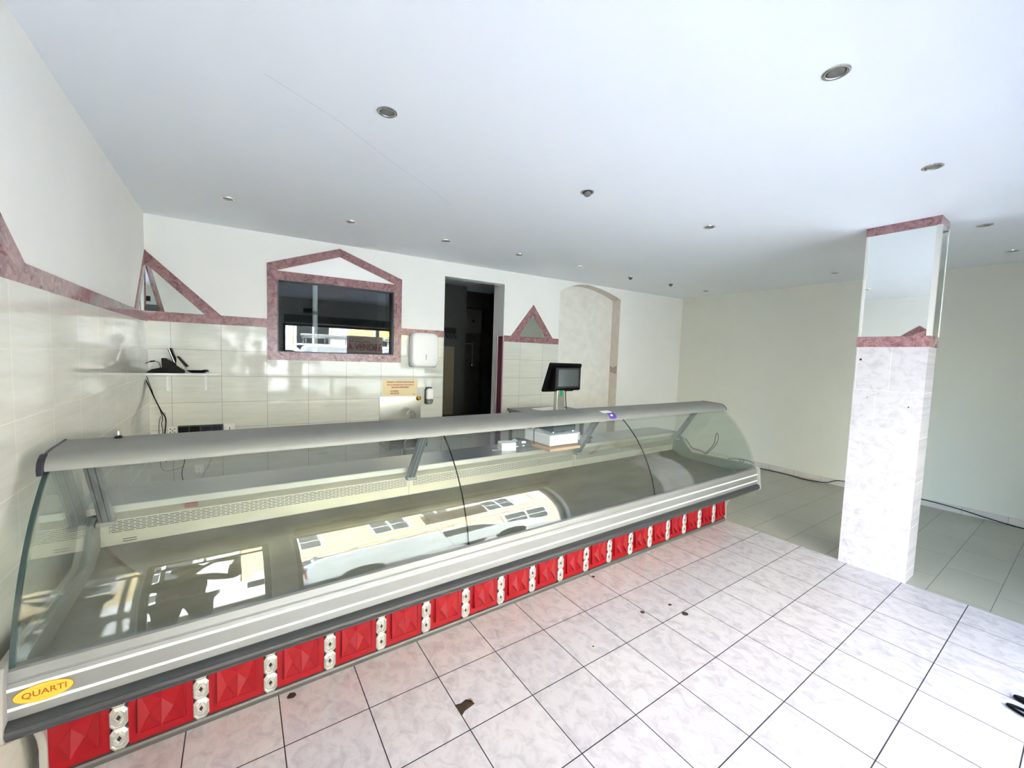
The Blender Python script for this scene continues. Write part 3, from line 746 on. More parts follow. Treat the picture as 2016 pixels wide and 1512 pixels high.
spots = [
 (0.135, 0.302, 'flat', 'round ceiling spot with grey lens, nearest one left of the middle of the ceiling'),
 (1.481, -1.049, 'flat', 'largest ceiling spot, chrome rim, upper right of the photo nearest the camera'),
 (1.538, 0.373, 'tilt', 'ceiling spot with its bulb hanging out, at the centre of the ceiling'),
 (2.796, -1.093, 'flat', 'ceiling spot above and just right of the pillar top, between pillar and camera'),
 (4.312, -1.121, 'flat', 'ceiling spot right of the mirrored pillar, nearer of the two behind it'),
 (5.567, -1.150, 'flat', 'ceiling spot at the right edge of the photo, nearest the right wall'),
 (5.538, 0.207, 'flat', 'faint ceiling spot just left of the mirrored pillar near the right wall'),
 (2.843, 0.246, 'flat', 'ceiling spot halfway between the hanging-bulb spot and the pillar'),
 (-0.523, 2.198, 'flat', 'ceiling spot nearest the left back corner, above the corner triangle'),
 (0.375, 2.148, 'flat', 'ceiling spot above the ridge of the gabled window'),
 (1.281, 2.125, 'flat', 'ceiling spot above the left edge of the dark doorway'),
 (2.156, 2.069, 'flat', 'ceiling spot above the small burgundy triangle right of the doorway'),
 (3.065, 2.049, 'flat', 'pale ceiling spot directly above the arched niche'),
 (4.020, 2.047, 'tilt', 'ceiling spot with dropped bulb right of the arched niche, third from the right wall'),
 (4.825, 1.972, 'tilt', 'ceiling spot with tilted bulb, second from the right end of the back row'),
 (5.703, 1.934, 'flat', 'ceiling spot in the far right back corner, last of the back row'),
]
used = set()
for (x, y, k, lab) in spots:
    src = flat if k == 'flat' else tilt
    if k not in used:
        used.add(k); src.location = (x, y, H + sag(x, y)); src['label'] = lab; o = src
    else:
        o = dup(src, (x, y, H + sag(x, y)), lab)
    o['group'] = 'recessed spots in the ceiling'

# ---- corner shelf with the telephone
t = bthing('wall_shelf', 'narrow white shelf board on two brackets in the left back corner', 'shelf', 0, 1.325)
m = MB(); m.box(-0.035, 0.50, -0.155, 0.0, -0.008, 0.010); m.build('shelf_board', WHITEENAMEL, t, bevel=0.002)
for s in (0.105, 0.385):
    m = MB(); m.prism([(0.0, -0.008), (-0.11, -0.008), (-0.11, -0.016), (-0.018, -0.024), (-0.010, -0.16), (0.0, -0.165)], s - 0.008, s + 0.008, 'x'); m.build('shelf_bracket', WHITEENAMEL, t)
ST = 1.335
t = bthing('desk_telephone', 'black and silver desk telephone with raised handset standing on the corner shelf', 'telephone', 0.152, ST, -0.066)
m = MB(); m.prism([(-0.065, 0.002), (0.055, 0.002), (0.055, 0.055), (-0.058, 0.135), (-0.07, 0.130)], -0.055, 0.055, 'y'); m.build('phone_base', BLACK, t, bevel=0.004)
m = MB(); m.obox((0.002, 0, 0.158), (0.020, 0, -0.064), (0, 0.026, 0), (0.013, 0, 0.0040)); h = m.build('handset', BLACK, t, bevel=0.004)
m = MB(); m.obox((-0.002, -0.027, 0.158), (0.019, 0, -0.062), (0, 0.0012, 0), (0.0025, 0, 0.0008)); m.build('silver_edge', CHROME, h)
m = MB(); m.prism([(0.032, 0.03), (0.096, 0.045), (0.046, 0.132), (0.034, 0.146)], -0.04, 0.04, 'y'); m.build('keypad_wedge', plain('silver_plastic', lin(206, 204, 190), 0.3), t, bevel=0.003)
m = MB(); m.obox((0.073, 0, 0.105), (0.034, 0, -0.046), (0, 0.042, 0), (0.0035, 0, 0.0026)); m.build('keypad', BLACK, t, bevel=0.002)
t = bthing('router', 'flat black router box lying under the telephone on the corner shelf', 'router', 0.05, ST, -0.12)
m = MB(); m.prism([(-0.07, 0), (0.20, 0), (0.198, 0.026), (0.16, 0.054), (0.04, 0.052), (-0.03, 0.034)], -0.028, -0.004, 'y'); m.build('router_body', BLACK, t, bevel=0.004)
m = MB(); m.tube(catmull([(0.03, -0.02, 0.045), (0.022, -0.02, 0.085), (-0.005, -0.02, 0.105), (-0.035, -0.02, 0.102), (-0.066, -0.02, 0.085), (-0.078, -0.02, 0.05), (-0.079, -0.018, 0.004)]), 0.0028, 6)
m.tube([(-0.008, -0.02, 0.106), (-0.040, -0.02, 0.101)], 0.0065, 8); m.build('power_lead', BLACK, t, smooth=60)
m = MB()
for k in range(6):
    a = 0.030 + 0.004 * k
    m.tube([(a * 1.6 * cos(q * pi / 12), a * 0.7 * sin(q * pi / 12), 0.005 + 0.0035 * k) for q in range(25)], 0.0035, 6)
m.tube(catmull([(0.03, 0.0, 0.025), (0.06, 0, 0.032), (0.078, -0.01, 0.026), (0.08, 0, 0.012)]), 0.003, 6)
o = m.build('coiled_cable', BLACK, smooth=60, loc=bwp(0.338, -0.098, ST), rz=A_BW); tag(o, 'flat coil of black cable beside the telephone on the corner shelf', 'cable')
# cables falling from the shelf
def cable(name, pts, r, mat, label, parent=None, k=8, n=6):
    m = MB(); m.tube(catmull(pts, k), r, n); o = m.build(name, mat, parent, smooth=60)
    if label: tag(o, label, 'cable')
    return o
def bpts(l): return [bwp(*p) for p in l]
b = cable('power_cable', bpts([(-0.02, -0.162, 1.34), (-0.022, -0.165, 1.30), (-0.01, -0.10, 1.22), (0.012, -0.025, 1.10), (0.055, -0.016, 0.98), (0.082, -0.014, 0.92), (0.085, -0.014, 0.86), (0.075, -0.014, 0.76), (0.07, -0.014, 0.60), (0.08, -0.014, 0.50)]), 0.0048, BLACK, 'bundle of black cables hanging down the wall below the corner shelf')
m = MB(); m.tube(catmull(bpts([(-0.012, -0.160, 1.31), (0.0, -0.09, 1.21), (0.015, -0.02, 1.09), (0.052, -0.014, 0.97), (0.062, -0.014, 0.90), (0.055, -0.014, 0.86), (0.062, -0.014, 0.80), (0.06, -0.014, 0.70)])), 0.0025, 6)
m.tube(catmull(bpts([(0.048, -0.014, 0.93), (0.038, -0.014, 0.87), (0.035, -0.014, 0.80), (0.035, -0.014, 0.70)])), 0.0022, 6)
m.tube(catmull(bpts([(0.045, -0.014, 0.965), (0.07, -0.016, 0.968), (0.082, -0.018, 0.955), (0.083, -0.02, 0.94)])), 0.0014, 5)
o = m.build('thin_wire', BLACK, b, smooth=60); o.matrix_parent_inverse = Matrix.Identity(4)
# socket row
WS = plain('white_socket_plastic', lin(240, 238, 228), 0.35)
def socket(name, s, z, w, h, label):
    t = bthing(name, label, 'wall socket', s, z)
    m = MB(); m.box(-w / 2, w / 2, -0.012, 0, -h / 2, h / 2); m.build('plate', WS, t, bevel=0.003)
    return t
t = socket('wall_socket', 0.135, 0.79, 0.075, 0.08, 'white wall socket at the left end of the black socket row')
m = MB()
for (x, z) in ((-0.018, 0.018), (0.012, 0.018), (-0.018, -0.012), (0.012, -0.012), (-0.003, 0.003)): m.lathe([(0, -0.0125), (0.005, -0.0125)], (x, 0, z), 10, 'y')
m.build('socket_hole', BLACKM, t)
t = bthing('multi_socket', 'black strip of four socket modules on the tiled wall behind the display case', 'wall socket', 0.345, 0.79)
m = MB(); m.box(-0.172, 0.172, -0.035, 0, -0.045, 0.045); m.build('housing', DARKGREY, t, bevel=0.004)
for x in (-0.127, -0.045, 0.042, 0.124):
    m = MB(); m.box(x - 0.038, x + 0.038, -0.047, -0.035, -0.036, 0.036); m.build('socket_module', BLACK if x < 0 else NAVY, t, bevel=0.006)
t = socket('wall_socket', 0.568, 0.795, 0.085, 0.08, 'white wall switch plate at the right end of the black socket row')
m = MB(); m.box(-0.02, 0.02, -0.016, -0.012, -0.028, 0.022, 0); m.box(-0.003, 0.004, -0.0175, -0.016, -0.02, 0.008, 1); m.build('rocker', [WHITEPL, DARKGREY], t)
t = socket('wall_socket', 0.325, 0.415, 0.07, 0.07, 'white double socket with a plug, low on the wall seen through the case glass')
m = MB(); m.lathe([(0, -0.02), (0.016, -0.018), (0.018, -0.012)], (0.0, 0, -0.005), 14, 'y', 0); m.lathe([(0, -0.021), (0.004, -0.021)], (0.0, 0, -0.003), 8, 'y', 1); m.box(-0.02, -0.008, -0.02, -0.012, -0.045, -0.03, 0); m.box(0.008, 0.02, -0.02, -0.012, -0.045, -0.03, 0)
m.build('plug', [WHITEPL, BLACKM], t)
cable('grey_lead', bpts([(0.21, -0.012, 0.62), (0.215, -0.012, 0.50), (0.195, -0.012, 0.40), (0.20, -0.014, 0.32), (0.235, -0.02, 0.25)]), 0.004, DARKGREY, 'dark lead hanging on the wall left of the low white socket')
cable('grey_lead', bpts([(0.045, -0.012, 0.56), (0.04, -0.012, 0.49), (0.055, -0.012, 0.43), (0.10, -0.012, 0.415), (0.15, -0.012, 0.425), (0.20, -0.012, 0.445)]), 0.0018, DARKGREY, 'thin looping wire low on the wall below the corner shelf')
cable('grey_lead', bpts([(0.42, -0.012, 0.50), (0.39, -0.012, 0.42), (0.36, -0.012, 0.36), (0.335, -0.012, 0.28)]), 0.0022, plain('pale_grey_lead', lin(140, 140, 130), 0.5), 'pale thin wire running down right of the low white socket')

# ---- hand-wash basin
t = bthing('hand_wash_basin', 'stainless steel knee-operated hand-wash basin with tall splashback left of the doorway', 'wash basin', 2.247, 0.0)
m = MB(); m.box(-0.247, 0.247, -0.012, 0, 0.62, 1.07); m.box(-0.247, -0.232, -0.02, -0.012, 0.62, 1.07); m.build('splashback', STEEL_SINK, t, bevel=0.002)
m = MB()
def rr(w, d, z): return [(-w, -0.012, z), (-w, -d + 0.04, z), (-w + 0.04, -d, z), (w - 0.04, -d, z), (w, -d + 0.04, z), (w, -0.012, z)]
a, b_, c_ = rr(0.245, 0.335, 0.72), rr(0.245, 0.335, 0.515), rr(0.225, 0.305, 0.492)
for p, q in ((a, b_), (b_, c_)):
    m.add(p + q, [(i, (i + 1) % 6, (i + 1) % 6 + 6, i + 6) for i in range(6)])
m.add(c_, [tuple(range(6))])
i1, i2 = rr(0.23, 0.32, 0.72), rr(0.18, 0.26, 0.58)
m.add(a + i1, [(i, (i + 1) % 6, (i + 1) % 6 + 6, i + 6) for i in range(6)]); m.add(i1 + i2, [(i, (i + 1) % 6, (i + 1) % 6 + 6, i + 6) for i in range(6)]); m.add(i2, [tuple(range(6))[::-1]])
m.build('basin', STEEL_SINK, t, bevel=0.004)
m = MB(); m.tube(catmull([(0.155, -0.10, 0.72), (0.157, -0.10, 0.80), (0.15, -0.10, 0.865), (0.12, -0.105, 0.905), (0.085, -0.125, 0.915), (0.055, -0.15, 0.905), (0.035, -0.165, 0.885), (0.028, -0.17, 0.868)]), 0.011, 12); m.lathe([(0, 0), (0.02, 0), (0.02, 0.02), (0.011, 0.024)], (0.155, -0.10, 0.715), 16)
m.build('swan_neck_tap', CHROME, t, smooth=50)
m = MB(); pts = []
for q in range(33):
    a_ = 2 * pi * q / 32; pts.append((0.035 + (0.035 if cos(a_) > 0 else -0.035) + 0.045 * cos(a_), -0.35, 0.560 + 0.058 * sin(a_)))
m.tube(pts, 0.006, 8, caps=False); m.tube([(-0.01, -0.35, 0.56), (-0.01, -0.325, 0.56)], 0.01, 8); m.build('knee_lever', CHROME, t, smooth=60)
m = MB(); m.lathe([(0, 0.36), (0.026, 0.36), (0.028, 0.47), (0.036, 0.475), (0.036, 0.492)], (0.02, -0.17, 0), 18); m.box(-0.06, -0.03, -0.19, -0.15, 0.30, 0.492); m.build('waste_trap', plain('grey_trap', lin(186, 184, 172), 0.35), t, smooth=40)
m = MB(); m.lathe([(0, -0.030), (0.014, -0.028), (0.024, -0.018), (0.027, -0.010), (0.02, -0.004), (0.016, 0.0)], (0, 0, 0), 18, 'y'); o = m.build('brass_knob', GOLD, smooth=50, loc=bwp(2.463, -0.021, 1.043), rz=A_BW); tag(o, 'shiny yellow brass knob on the top right corner of the basin splashback', 'knob')
t = bthing('notice_card', 'cream hygiene notice with red lettering standing above the hand-wash basin', 'sign', 2.244, 1.074)
m = MB(); m.add([(-0.208, -0.002, 0.0), (0.198, -0.002, 0.0), (0.213, -0.002, 0.197), (-0.208, -0.002, 0.197), (-0.208, 0, 0.0), (0.198, 0, 0.0), (0.213, 0, 0.197), (-0.208, 0, 0.197)], [(0, 1, 2, 3), (4, 7, 6, 5), (0, 4, 5, 1), (1, 5, 6, 2), (2, 6, 7, 3), (3, 7, 4, 0)]); m.build('card', PAPER, t)
for (s, z, h, x, al) in (('PENSEZ A VOTRE STEAK HACHÉ', 0.165, 0.0235, 0.0, 'CENTER'), ('SOUS LE TENDRE AVANT VOUS AVEC LE', 0.133, 0.0185, 0.0, 'CENTER'), ('MAGASIN RÉFRIGÉRÉ !', 0.104, 0.0225, 0.0, 'CENTER'), ('HYGIÈNE', 0.058, 0.024, -0.118, 'LEFT'), ('SÉCURITÉ', 0.030, 0.024, -0.118, 'LEFT'), ('2014', 0.020, 0.014, 0.165, 'CENTER')):
    text('lettering', s, h, INKRED if s != '2014' else BADGEINK, t, Matrix.Translation((x, -0.0028, z)) @ RX, 0.0003, al, 0.95, 0.2, 0.0007)
t = bthing('soap_dispenser', 'white wall soap dispenser with clear spout right of the wash basin', 'soap dispenser', 2.592, 1.07)
m = MB(); m.prism([(-0.052, -0.085), (-0.040, -0.102), (0.040, -0.102), (0.052, -0.085), (0.052, 0.075), (0.035, 0.108), (-0.035, 0.108), (-0.052, 0.075)], -0.02, 0, 'y'); m.build('back_plate', DARKGREY, t, bevel=0.006)
m = MB(); m.prism([(-0.042, -0.04), (0.042, -0.04), (0.042, 0.072), (0.028, 0.098), (-0.028, 0.098), (-0.042, 0.072)], -0.085, -0.02, 'y'); m.build('cover', WHITEPL, t, bevel=0.014)
m = MB(); m.lathe([(0, -0.045), (0.03, -0.044), (0.040, -0.025), (0.042, 0.0), (0.0, 0.002)], (0.0, -0.052, -0.045), 20); m.build('spout_cup', GREYCLEAR, t, smooth=50)
t = bthing('paper_towel_dispenser', 'white rounded paper towel dispenser on the wall left of the doorway', 'towel dispenser', 2.508, 1.628)
m = MB(); m.prism([(-0.168, -0.19), (-0.15, -0.205), (0.15, -0.205), (0.168, -0.19), (0.168, 0.17), (0.14, 0.195), (-0.14, 0.195), (-0.168, 0.17)], -0.03, 0, 'y'); m.build('back_shell', plain('grey_shell', lin(150, 148, 138), 0.4), t, bevel=0.008)
m = MB()
sec = []
for (y, k) in ((-0.03, 1.0), (-0.085, 0.985), (-0.108, 0.955), (-0.120, 0.89), (-0.124, 0.80)):
    ring_ = []
    for q in range(40):
        a_ = 2 * pi * q / 40; ca, sa = cos(a_), sin(a_); e = 0.36
        ring_.append((0.172 * k * abs(ca) ** e * (1 if ca >= 0 else -1), y, 0.002 + 0.208 * k * abs(sa) ** e * (1 if sa >= 0 else -1)))
    sec.append(ring_)
for p, q in zip(sec[:-1], sec[1:]): m.add(p + q, [(i, (i + 1) % 40, (i + 1) % 40 + 40, i + 40) for i in range(40)])
m.add(sec[-1], [tuple(range(40))]); m.build('cover', WHITEPL, t, smooth=60)
m = MB(); m.box(0.002, 0.008, -0.1255, -0.123, -0.115, -0.05); m.build('level_slot', DARKGREY, t)
m = MB()
for k in range(4): m.box(0.118, 0.128, -0.1215, -0.119, 0.062 + k * 0.019, 0.075 + k * 0.019)
m.build('blue_mark', plain('blue_ink', lin(60, 84, 170), 0.4), t)

# ---- things in the dark room; heater, duct and boards carry its shade in their colours
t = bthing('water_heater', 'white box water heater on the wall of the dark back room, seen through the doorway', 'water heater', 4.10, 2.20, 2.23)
m = MB(); m.box(-0.175, 0.175, -0.26, 0, -0.22, 0.24); m.build('casing', plain('dimmed_white_enamel', lin(76, 75, 68), 0.4), t, bevel=0.02)
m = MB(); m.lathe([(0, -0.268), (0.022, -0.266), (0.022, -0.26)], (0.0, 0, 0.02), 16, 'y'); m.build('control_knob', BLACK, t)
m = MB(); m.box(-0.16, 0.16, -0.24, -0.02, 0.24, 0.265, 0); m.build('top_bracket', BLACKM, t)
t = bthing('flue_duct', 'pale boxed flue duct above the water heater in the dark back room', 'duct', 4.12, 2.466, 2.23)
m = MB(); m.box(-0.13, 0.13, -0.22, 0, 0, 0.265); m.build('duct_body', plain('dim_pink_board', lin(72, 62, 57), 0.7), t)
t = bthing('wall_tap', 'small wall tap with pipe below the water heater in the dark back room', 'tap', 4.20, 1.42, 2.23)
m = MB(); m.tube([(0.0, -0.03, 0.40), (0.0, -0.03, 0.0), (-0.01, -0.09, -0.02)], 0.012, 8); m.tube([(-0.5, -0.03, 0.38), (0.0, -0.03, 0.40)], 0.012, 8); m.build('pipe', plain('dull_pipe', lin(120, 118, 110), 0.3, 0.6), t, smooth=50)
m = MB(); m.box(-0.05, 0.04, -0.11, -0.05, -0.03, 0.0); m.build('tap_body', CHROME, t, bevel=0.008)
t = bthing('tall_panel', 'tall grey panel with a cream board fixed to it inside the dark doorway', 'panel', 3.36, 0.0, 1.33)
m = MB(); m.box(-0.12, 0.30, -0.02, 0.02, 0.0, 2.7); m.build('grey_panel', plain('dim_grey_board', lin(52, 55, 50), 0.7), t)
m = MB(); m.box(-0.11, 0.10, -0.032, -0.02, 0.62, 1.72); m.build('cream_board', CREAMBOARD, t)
t = bthing('coat_rack', 'black coat rack with hooks on the panel inside the dark doorway', 'coat rack', 3.36, 1.90, 1.308)
m = MB(); m.box(-0.10, 0.12, -0.03, 0.0, 0.03, 0.12); m.build('rail', BLACK, t, bevel=0.008)
for x in (-0.07, 0.0, 0.07):
    m = MB(); m.tube(catmull([(x, -0.03, 0.05), (x, -0.07, 0.0), (x + 0.01, -0.09, -0.03), (x + 0.03, -0.08, -0.05)]), 0.008, 6); m.build('hook', BLACK, t, smooth=60)
t = bthing('low_cabinet', 'low pale cabinet with black plinth standing behind the doorway', 'cabinet', 3.52, 0.0, 1.06)
m = MB(); m.box(-0.62, 0.62, -0.35, 0.2, 0.0, 0.14); m.build('plinth', BLACKM, t)
for (a, b_) in ((-0.62, -0.16), (-0.155, 0.62)):
    m = MB(); m.box(a, b_, -0.36, 0.2, 0.14, 0.50); m.build('front_panel', plain('pale_laminate', lin(222, 222, 206), 0.35), t, bevel=0.003)
m = MB(); m.box(-0.63, 0.63, -0.37, 0.2, 0.50, 0.53); m.build('top', BLACKM, t)
t = bthing('service_pipe', 'pale vertical pipe standing behind the dark interior window', 'pipe', 1.36, 0.0, 0.42)
m = MB(); m.tube([(0, 0, 0.0), (0, 0, H - 0.001)], 0.028, 14); m.build('pipe_run', plain('pale_pipe', lin(226, 228, 226), 0.4), t, smooth=50)
m = MB(); m.lathe([(0.028, 1.99), (0.034, 1.992), (0.034, 2.03), (0.028, 2.032)], n=16); m.build('pipe_collar', GREYPL, t)

# ---- till and scale on the rear worktop
t = thing('scale_board', 'pale wooden board under the weighing scale, sticking out over the worktop edge', 'board', cw(2.86, 0.96, 0.8125), radians(0.5))
m = MB(); m.box(-0.170, 0.175, -0.195, 0.22, 0.0, 0.020); m.build('board', WOOD, t, bevel=0.001)
t = thing('weighing_till', 'white retail scale with black pan, mast and tilted black touch screen', 'scale', cw(2.935, 1.03, 0.8335), radians(0.5))
m = MB(); m.box(-0.200, 0.125, -0.212, 0.15, 0.008, 0.100, 0); m.build('scale_body', WHITEENAMEL, t, bevel=0.008)
for (x, y) in ((-0.13, -0.17), (0.09, -0.17), (-0.13, 0.12), (0.09, 0.12)):
    m = MB(); m.lathe([(0, 0), (0.014, 0), (0.014, 0.01), (0, 0.01)], (x, y, 0), 12); m.build('rubber_foot', BLACK, t)
m = MB(); m.box(0.125, 0.200, -0.16, 0.15, 0.02, 0.094); m.build('printer_side', WHITEENAMEL, t, bevel=0.006)
m = MB(); m.box(-0.105, 0.150, -0.145, 0.08, 0.112, 0.165, 0)
m.build('weighing_pan', DARKGREY, t, bevel=0.002)
for x in (-0.09, 0.14):
    m = MB(); m.lathe([(0.012, 0.099), (0.009, 0.113), (0, 0.114)], (x, -0.12, 0), 10); m.build('pan_pin', CHROME, t)
m = MB(); m.box(0.118, 0.165, 0.085, 0.135, 0.08, 0.50); m.box(0.165, 0.21, 0.085, 0.135, 0.08, 0.50)
mast = m.build('mast', STEEL_SINK, t, bevel=0.003)
m = MB(); m.box(0.150, 0.185, 0.083, 0.085, 0.395, 0.452); m.build('green_label', GREEN, mast)
# tilted housing (operator screen faces the back wall) and customer display
m = MB()
c0 = [(-0.005, 0.045, 0.703), (0.392, 0.045, 0.700), (-0.005, 0.155, 0.428), (0.392, 0.155, 0.428)]
nrm = Vector((0, 0.275, 0.110)).normalized() * 0.03
P0 = [Vector(p) for p in c0]
m.add(P0 + [p + nrm for p in P0], [(0, 2, 3, 1), (4, 5, 7, 6), (0, 1, 5, 4), (2, 6, 7, 3), (0, 4, 6, 2), (1, 3, 7, 5)])
hs = m.build('touch_screen', BLACK, t, bevel=0.012)
m = MB(); m.obox((0.193, 0.105 + 0.0315, 0.565 + 0.012), (0.17, 0, 0), Vector((0, 0.110, -0.275)).normalized() * 0.12, nrm.normalized() * 0.001); m.build('operator_glass', SCREEN, hs)
m = MB(); m.prism([(0.035, 0.665), (0.10, 0.66), (0.10, 0.47), (0.055, 0.45), (0.035, 0.46)], 0.048, 0.365, 'x'); m.build('display_housing', BLACK, t, bevel=0.008)
m = MB(); m.box(0.078, 0.330, 0.0315, 0.0335, 0.492, 0.648, 0); m.build('customer_screen', SCREEN, t)
m = MB(); m.box(0.058, 0.348, 0.033, 0.035, 0.474, 0.664, 0); m.build('screen_bezel', BLACKM, t)
m = MB(); m.tube(catmull([(0.235, 0.10, 0.44), (0.245, 0.10, 0.33), (0.262, 0.10, 0.21), (0.21, 0.10, 0.205)]), 0.0045, 6); m.tube(catmull([(0.0, 0.10, 0.190), (0.06, 0.10, 0.196), (0.118, 0.10, 0.198)]), 0.006, 6); m.build('screen_lead', BLACK, t, smooth=60)
m = MB(); m.tube(catmull([(-0.10, 0.10, 0.095), (-0.13, 0.06, 0.13), (-0.19, 0.02, 0.11), (-0.225, -0.02, 0.05), (-0.235, -0.04, -0.005)]), 0.004, 6); m.build('power_lead', DARKGREY, t, smooth=60)
t = thing('work_table', 'grey-topped work table behind the case near the small burgundy triangle', 'table', (2.95, 2.44, 0), A_BW)
m = MB(); m.box(-0.46, 0.46, -0.27, 0.27, 0.862, 0.90); m.build('table_top', GREYPL, t, bevel=0.003)
for (x, y) in ((-0.42, -0.23), (0.42, -0.23), (-0.42, 0.23), (0.42, 0.23)):
    m = MB(); m.box(x - 0.02, x + 0.02, y - 0.02, y + 0.02, 0, 0.862); m.build('leg', STEEL_SINK, t)
t = thing('paper_pad', 'white sheets of paper lying on the work table behind the scale', 'paper', (2.98, 2.42, 0.90), radians(8))
m = MB(); m.box(-0.20, 0.20, -0.13, 0.13, 0.0, 0.012); m.build('paper_sheets', PAPERW, t)
t = thing('small_white_box', 'small white carton with open flap left of the scale on the worktop', 'box', cw(2.425, 1.005, 0.8125), radians(-14))
m = MB(); m.box(-0.062, 0.062, -0.055, 0.055, 0, 0.062); m.build('carton', PAPERW, t, bevel=0.001)
m = MB(); m.obox((0.072, 0.02, 0.066), (0.018, 0, 0.009), (0, 0.04, 0), (0, 0, 0.0008)); m.build('open_flap', PAPERW, t)
m = MB(); m.box(-0.0628, -0.062, -0.03, 0.0, 0.018, 0.04); m.box(-0.0628, -0.062, 0.015, 0.04, 0.02, 0.042); m.build('printed_patch', plain('pale_grey_print', lin(206, 206, 206), 0.6), t)
t = thing('card_terminal_cradle', 'low black plastic cradle with a white label between white carton and scale', 'cradle', cw(2.600, 1.075, 0.8125), radians(-8))
m = MB(); m.prism([(-0.085, 0), (0.10, 0), (0.10, 0.02), (0.06, 0.052), (0.0, 0.062), (-0.06, 0.055), (-0.085, 0.03)], -0.05, 0.05, 'y'); m.build('cradle_body', DARKGREY, t, bevel=0.006)
m = MB(); m.box(0.0, 0.04, -0.0515, -0.050, 0.03, 0.048); m.box(-0.06, -0.03, -0.0515, -0.05, 0.003, 0.010); m.box(0.008, 0.03, -0.0515, -0.05, 0.004, 0.014); m.build('white_label', PAPERW, t)
t = thing('computer_mouse', 'black computer mouse on the worktop right of the scale', 'mouse', cw(3.29, 0.935, 0.8125), radians(20))
m = MB()
m.lathe([(0.036, 0.0), (0.038, 0.008), (0.034, 0.022), (0.022, 0.032), (0.0, 0.036)], n=20); o = m.build('mouse_shell', DARKGREY, t, smooth=60); o.scale = (1.5, 1, 1)
t = thing('black_adapter', 'small dark plug adapter at the back of the worktop right of the scale', 'adapter', cw(3.42, 1.06, 0.8125), radians(10))
m = MB(); m.prism([(-0.05, 0), (0.05, 0), (0.04, 0.012), (-0.05, 0.026)], -0.03, 0.03, 'y'); m.build('adapter_body', DARKGREY, t, bevel=0.003)
m = MB(); m.lathe([(0, 0.0), (0.006, 0.0), (0.006, 0.004), (0, 0.005)], (0, 0, 0), 8); m.lathe([(0, 0.0), (0.006, 0.0), (0.006, 0.004), (0, 0.005)], (0.055, -0.01, 0), 8); m.tube([(0, 0, 0.003), (0.03, -0.012, 0.003), (0.055, -0.01, 0.003)], 0.0015, 5)
o = m.build('loose_screws', WHITEPL, loc=cw(2.30, 1.02, 0.8125)); tag(o, 'two tiny white fixings lying left of the white carton on the worktop', 'fixing')

# ---- cables on the right
cable('floor_cable', [(6.05, 2.0, 0.006), (6.12, 1.45, 0.006), (6.15, 1.15, 0.006), (6.16, 0.95, 0.006), (6.15, 0.73, 0.006), (6.10, 0.50, 0.006), (6.15, 0.30, 0.02), (6.192, 0.17, 0.075), (6.194, -0.1, 0.080), (6.194, -0.45, 0.074), (6.194, -0.64, 0.069), (6.194, -0.79, 0.063), (6.194, -0.97, 0.045), (6.19, -1.15, 0.02), (6.185, -1.28, 0.008), (6.16, -1.42, 0.006), (6.17, -1.8, 0.006)], 0.0055, BLACK, 'black cable running along the skirting of the right wall')
G = plain('grey_cable', lin(92, 94, 84), 0.5)
cable('case_lead', [cw(L + 0.012, 0.78, 0.755), cw(L + 0.012, 0.755, 0.725), cw(L + 0.012, 0.70, 0.668), cw(L + 0.012, 0.66, 0.655), cw(L + 0.012, 0.60, 0.652), cw(L + 0.012, 0.56, 0.64), cw(L + 0.012, 0.55, 0.626)], 0.0045, G, 'grey lead lying on the sill at the right end of the case')
cable('case_lead', [cw(L + 0.012, 0.55, 0.626), cw(L + 0.012, 0.505, 0.68), cw(L + 0.012, 0.455, 0.755), cw(L + 0.012, 0.445, 0.83), cw(L + 0.012, 0.432, 0.872), cw(L + 0.012, 0.415, 0.83), cw(L + 0.012, 0.435, 0.75), cw(L + 0.012, 0.50, 0.665), cw(L + 0.012, 0.535, 0.626)], 0.004, G, 'tall standing loop of grey lead at the right end of the case')
cable('case_lead', [cw(L + 0.012, 0.30, 0.632), cw(L + 0.012, 0.24, 0.645), cw(L + 0.012, 0.18, 0.655), cw(L + 0.012, 0.15, 0.648), cw(L + 0.012, 0.165, 0.63), cw(L + 0.012, 0.19, 0.64), cw(L + 0.012, 0.17, 0.655), cw(L + 0.015, 0.12, 0.655), cw(L + 0.02, 0.06, 0.64)], 0.004, G, 'grey lead curled at the front right corner of the case')
# something black lying at the tile edge, mostly outside the frame
m = MB()
for (tip, ax, wd_, r_) in ((Vector((2.655, -1.598, 0.009)), Vector((-0.12, -1, 0)), 0.020, 0.009), (Vector((2.548, -1.583, 0.009)), Vector((-0.16, -1, 0)), 0.024, 0.007)):
    ax.normalize(); pr_ = Vector((-ax.y, ax.x, 0))
    m.tube([tip + ax * 0.085 * (1 - cos(q * pi / 16)) + pr_ * wd_ * sin(q * pi / 16) for q in range(33)], r_, 8)
m.tube([(2.628, -1.765, 0.009), (2.60, -1.80, 0.009), (2.58, -1.86, 0.009)], 0.010, 8); m.tube([(2.52, -1.75, 0.009), (2.56, -1.80, 0.009), (2.58, -1.86, 0.009), (2.58, -1.95, 0.009)], [0.010, 0.011, 0.012, 0.005], 8)
o = m.build('hand_pliers', BLACK, smooth=60); tag(o, 'black looped handles of a tool lying on the floor at the right edge', 'tool')

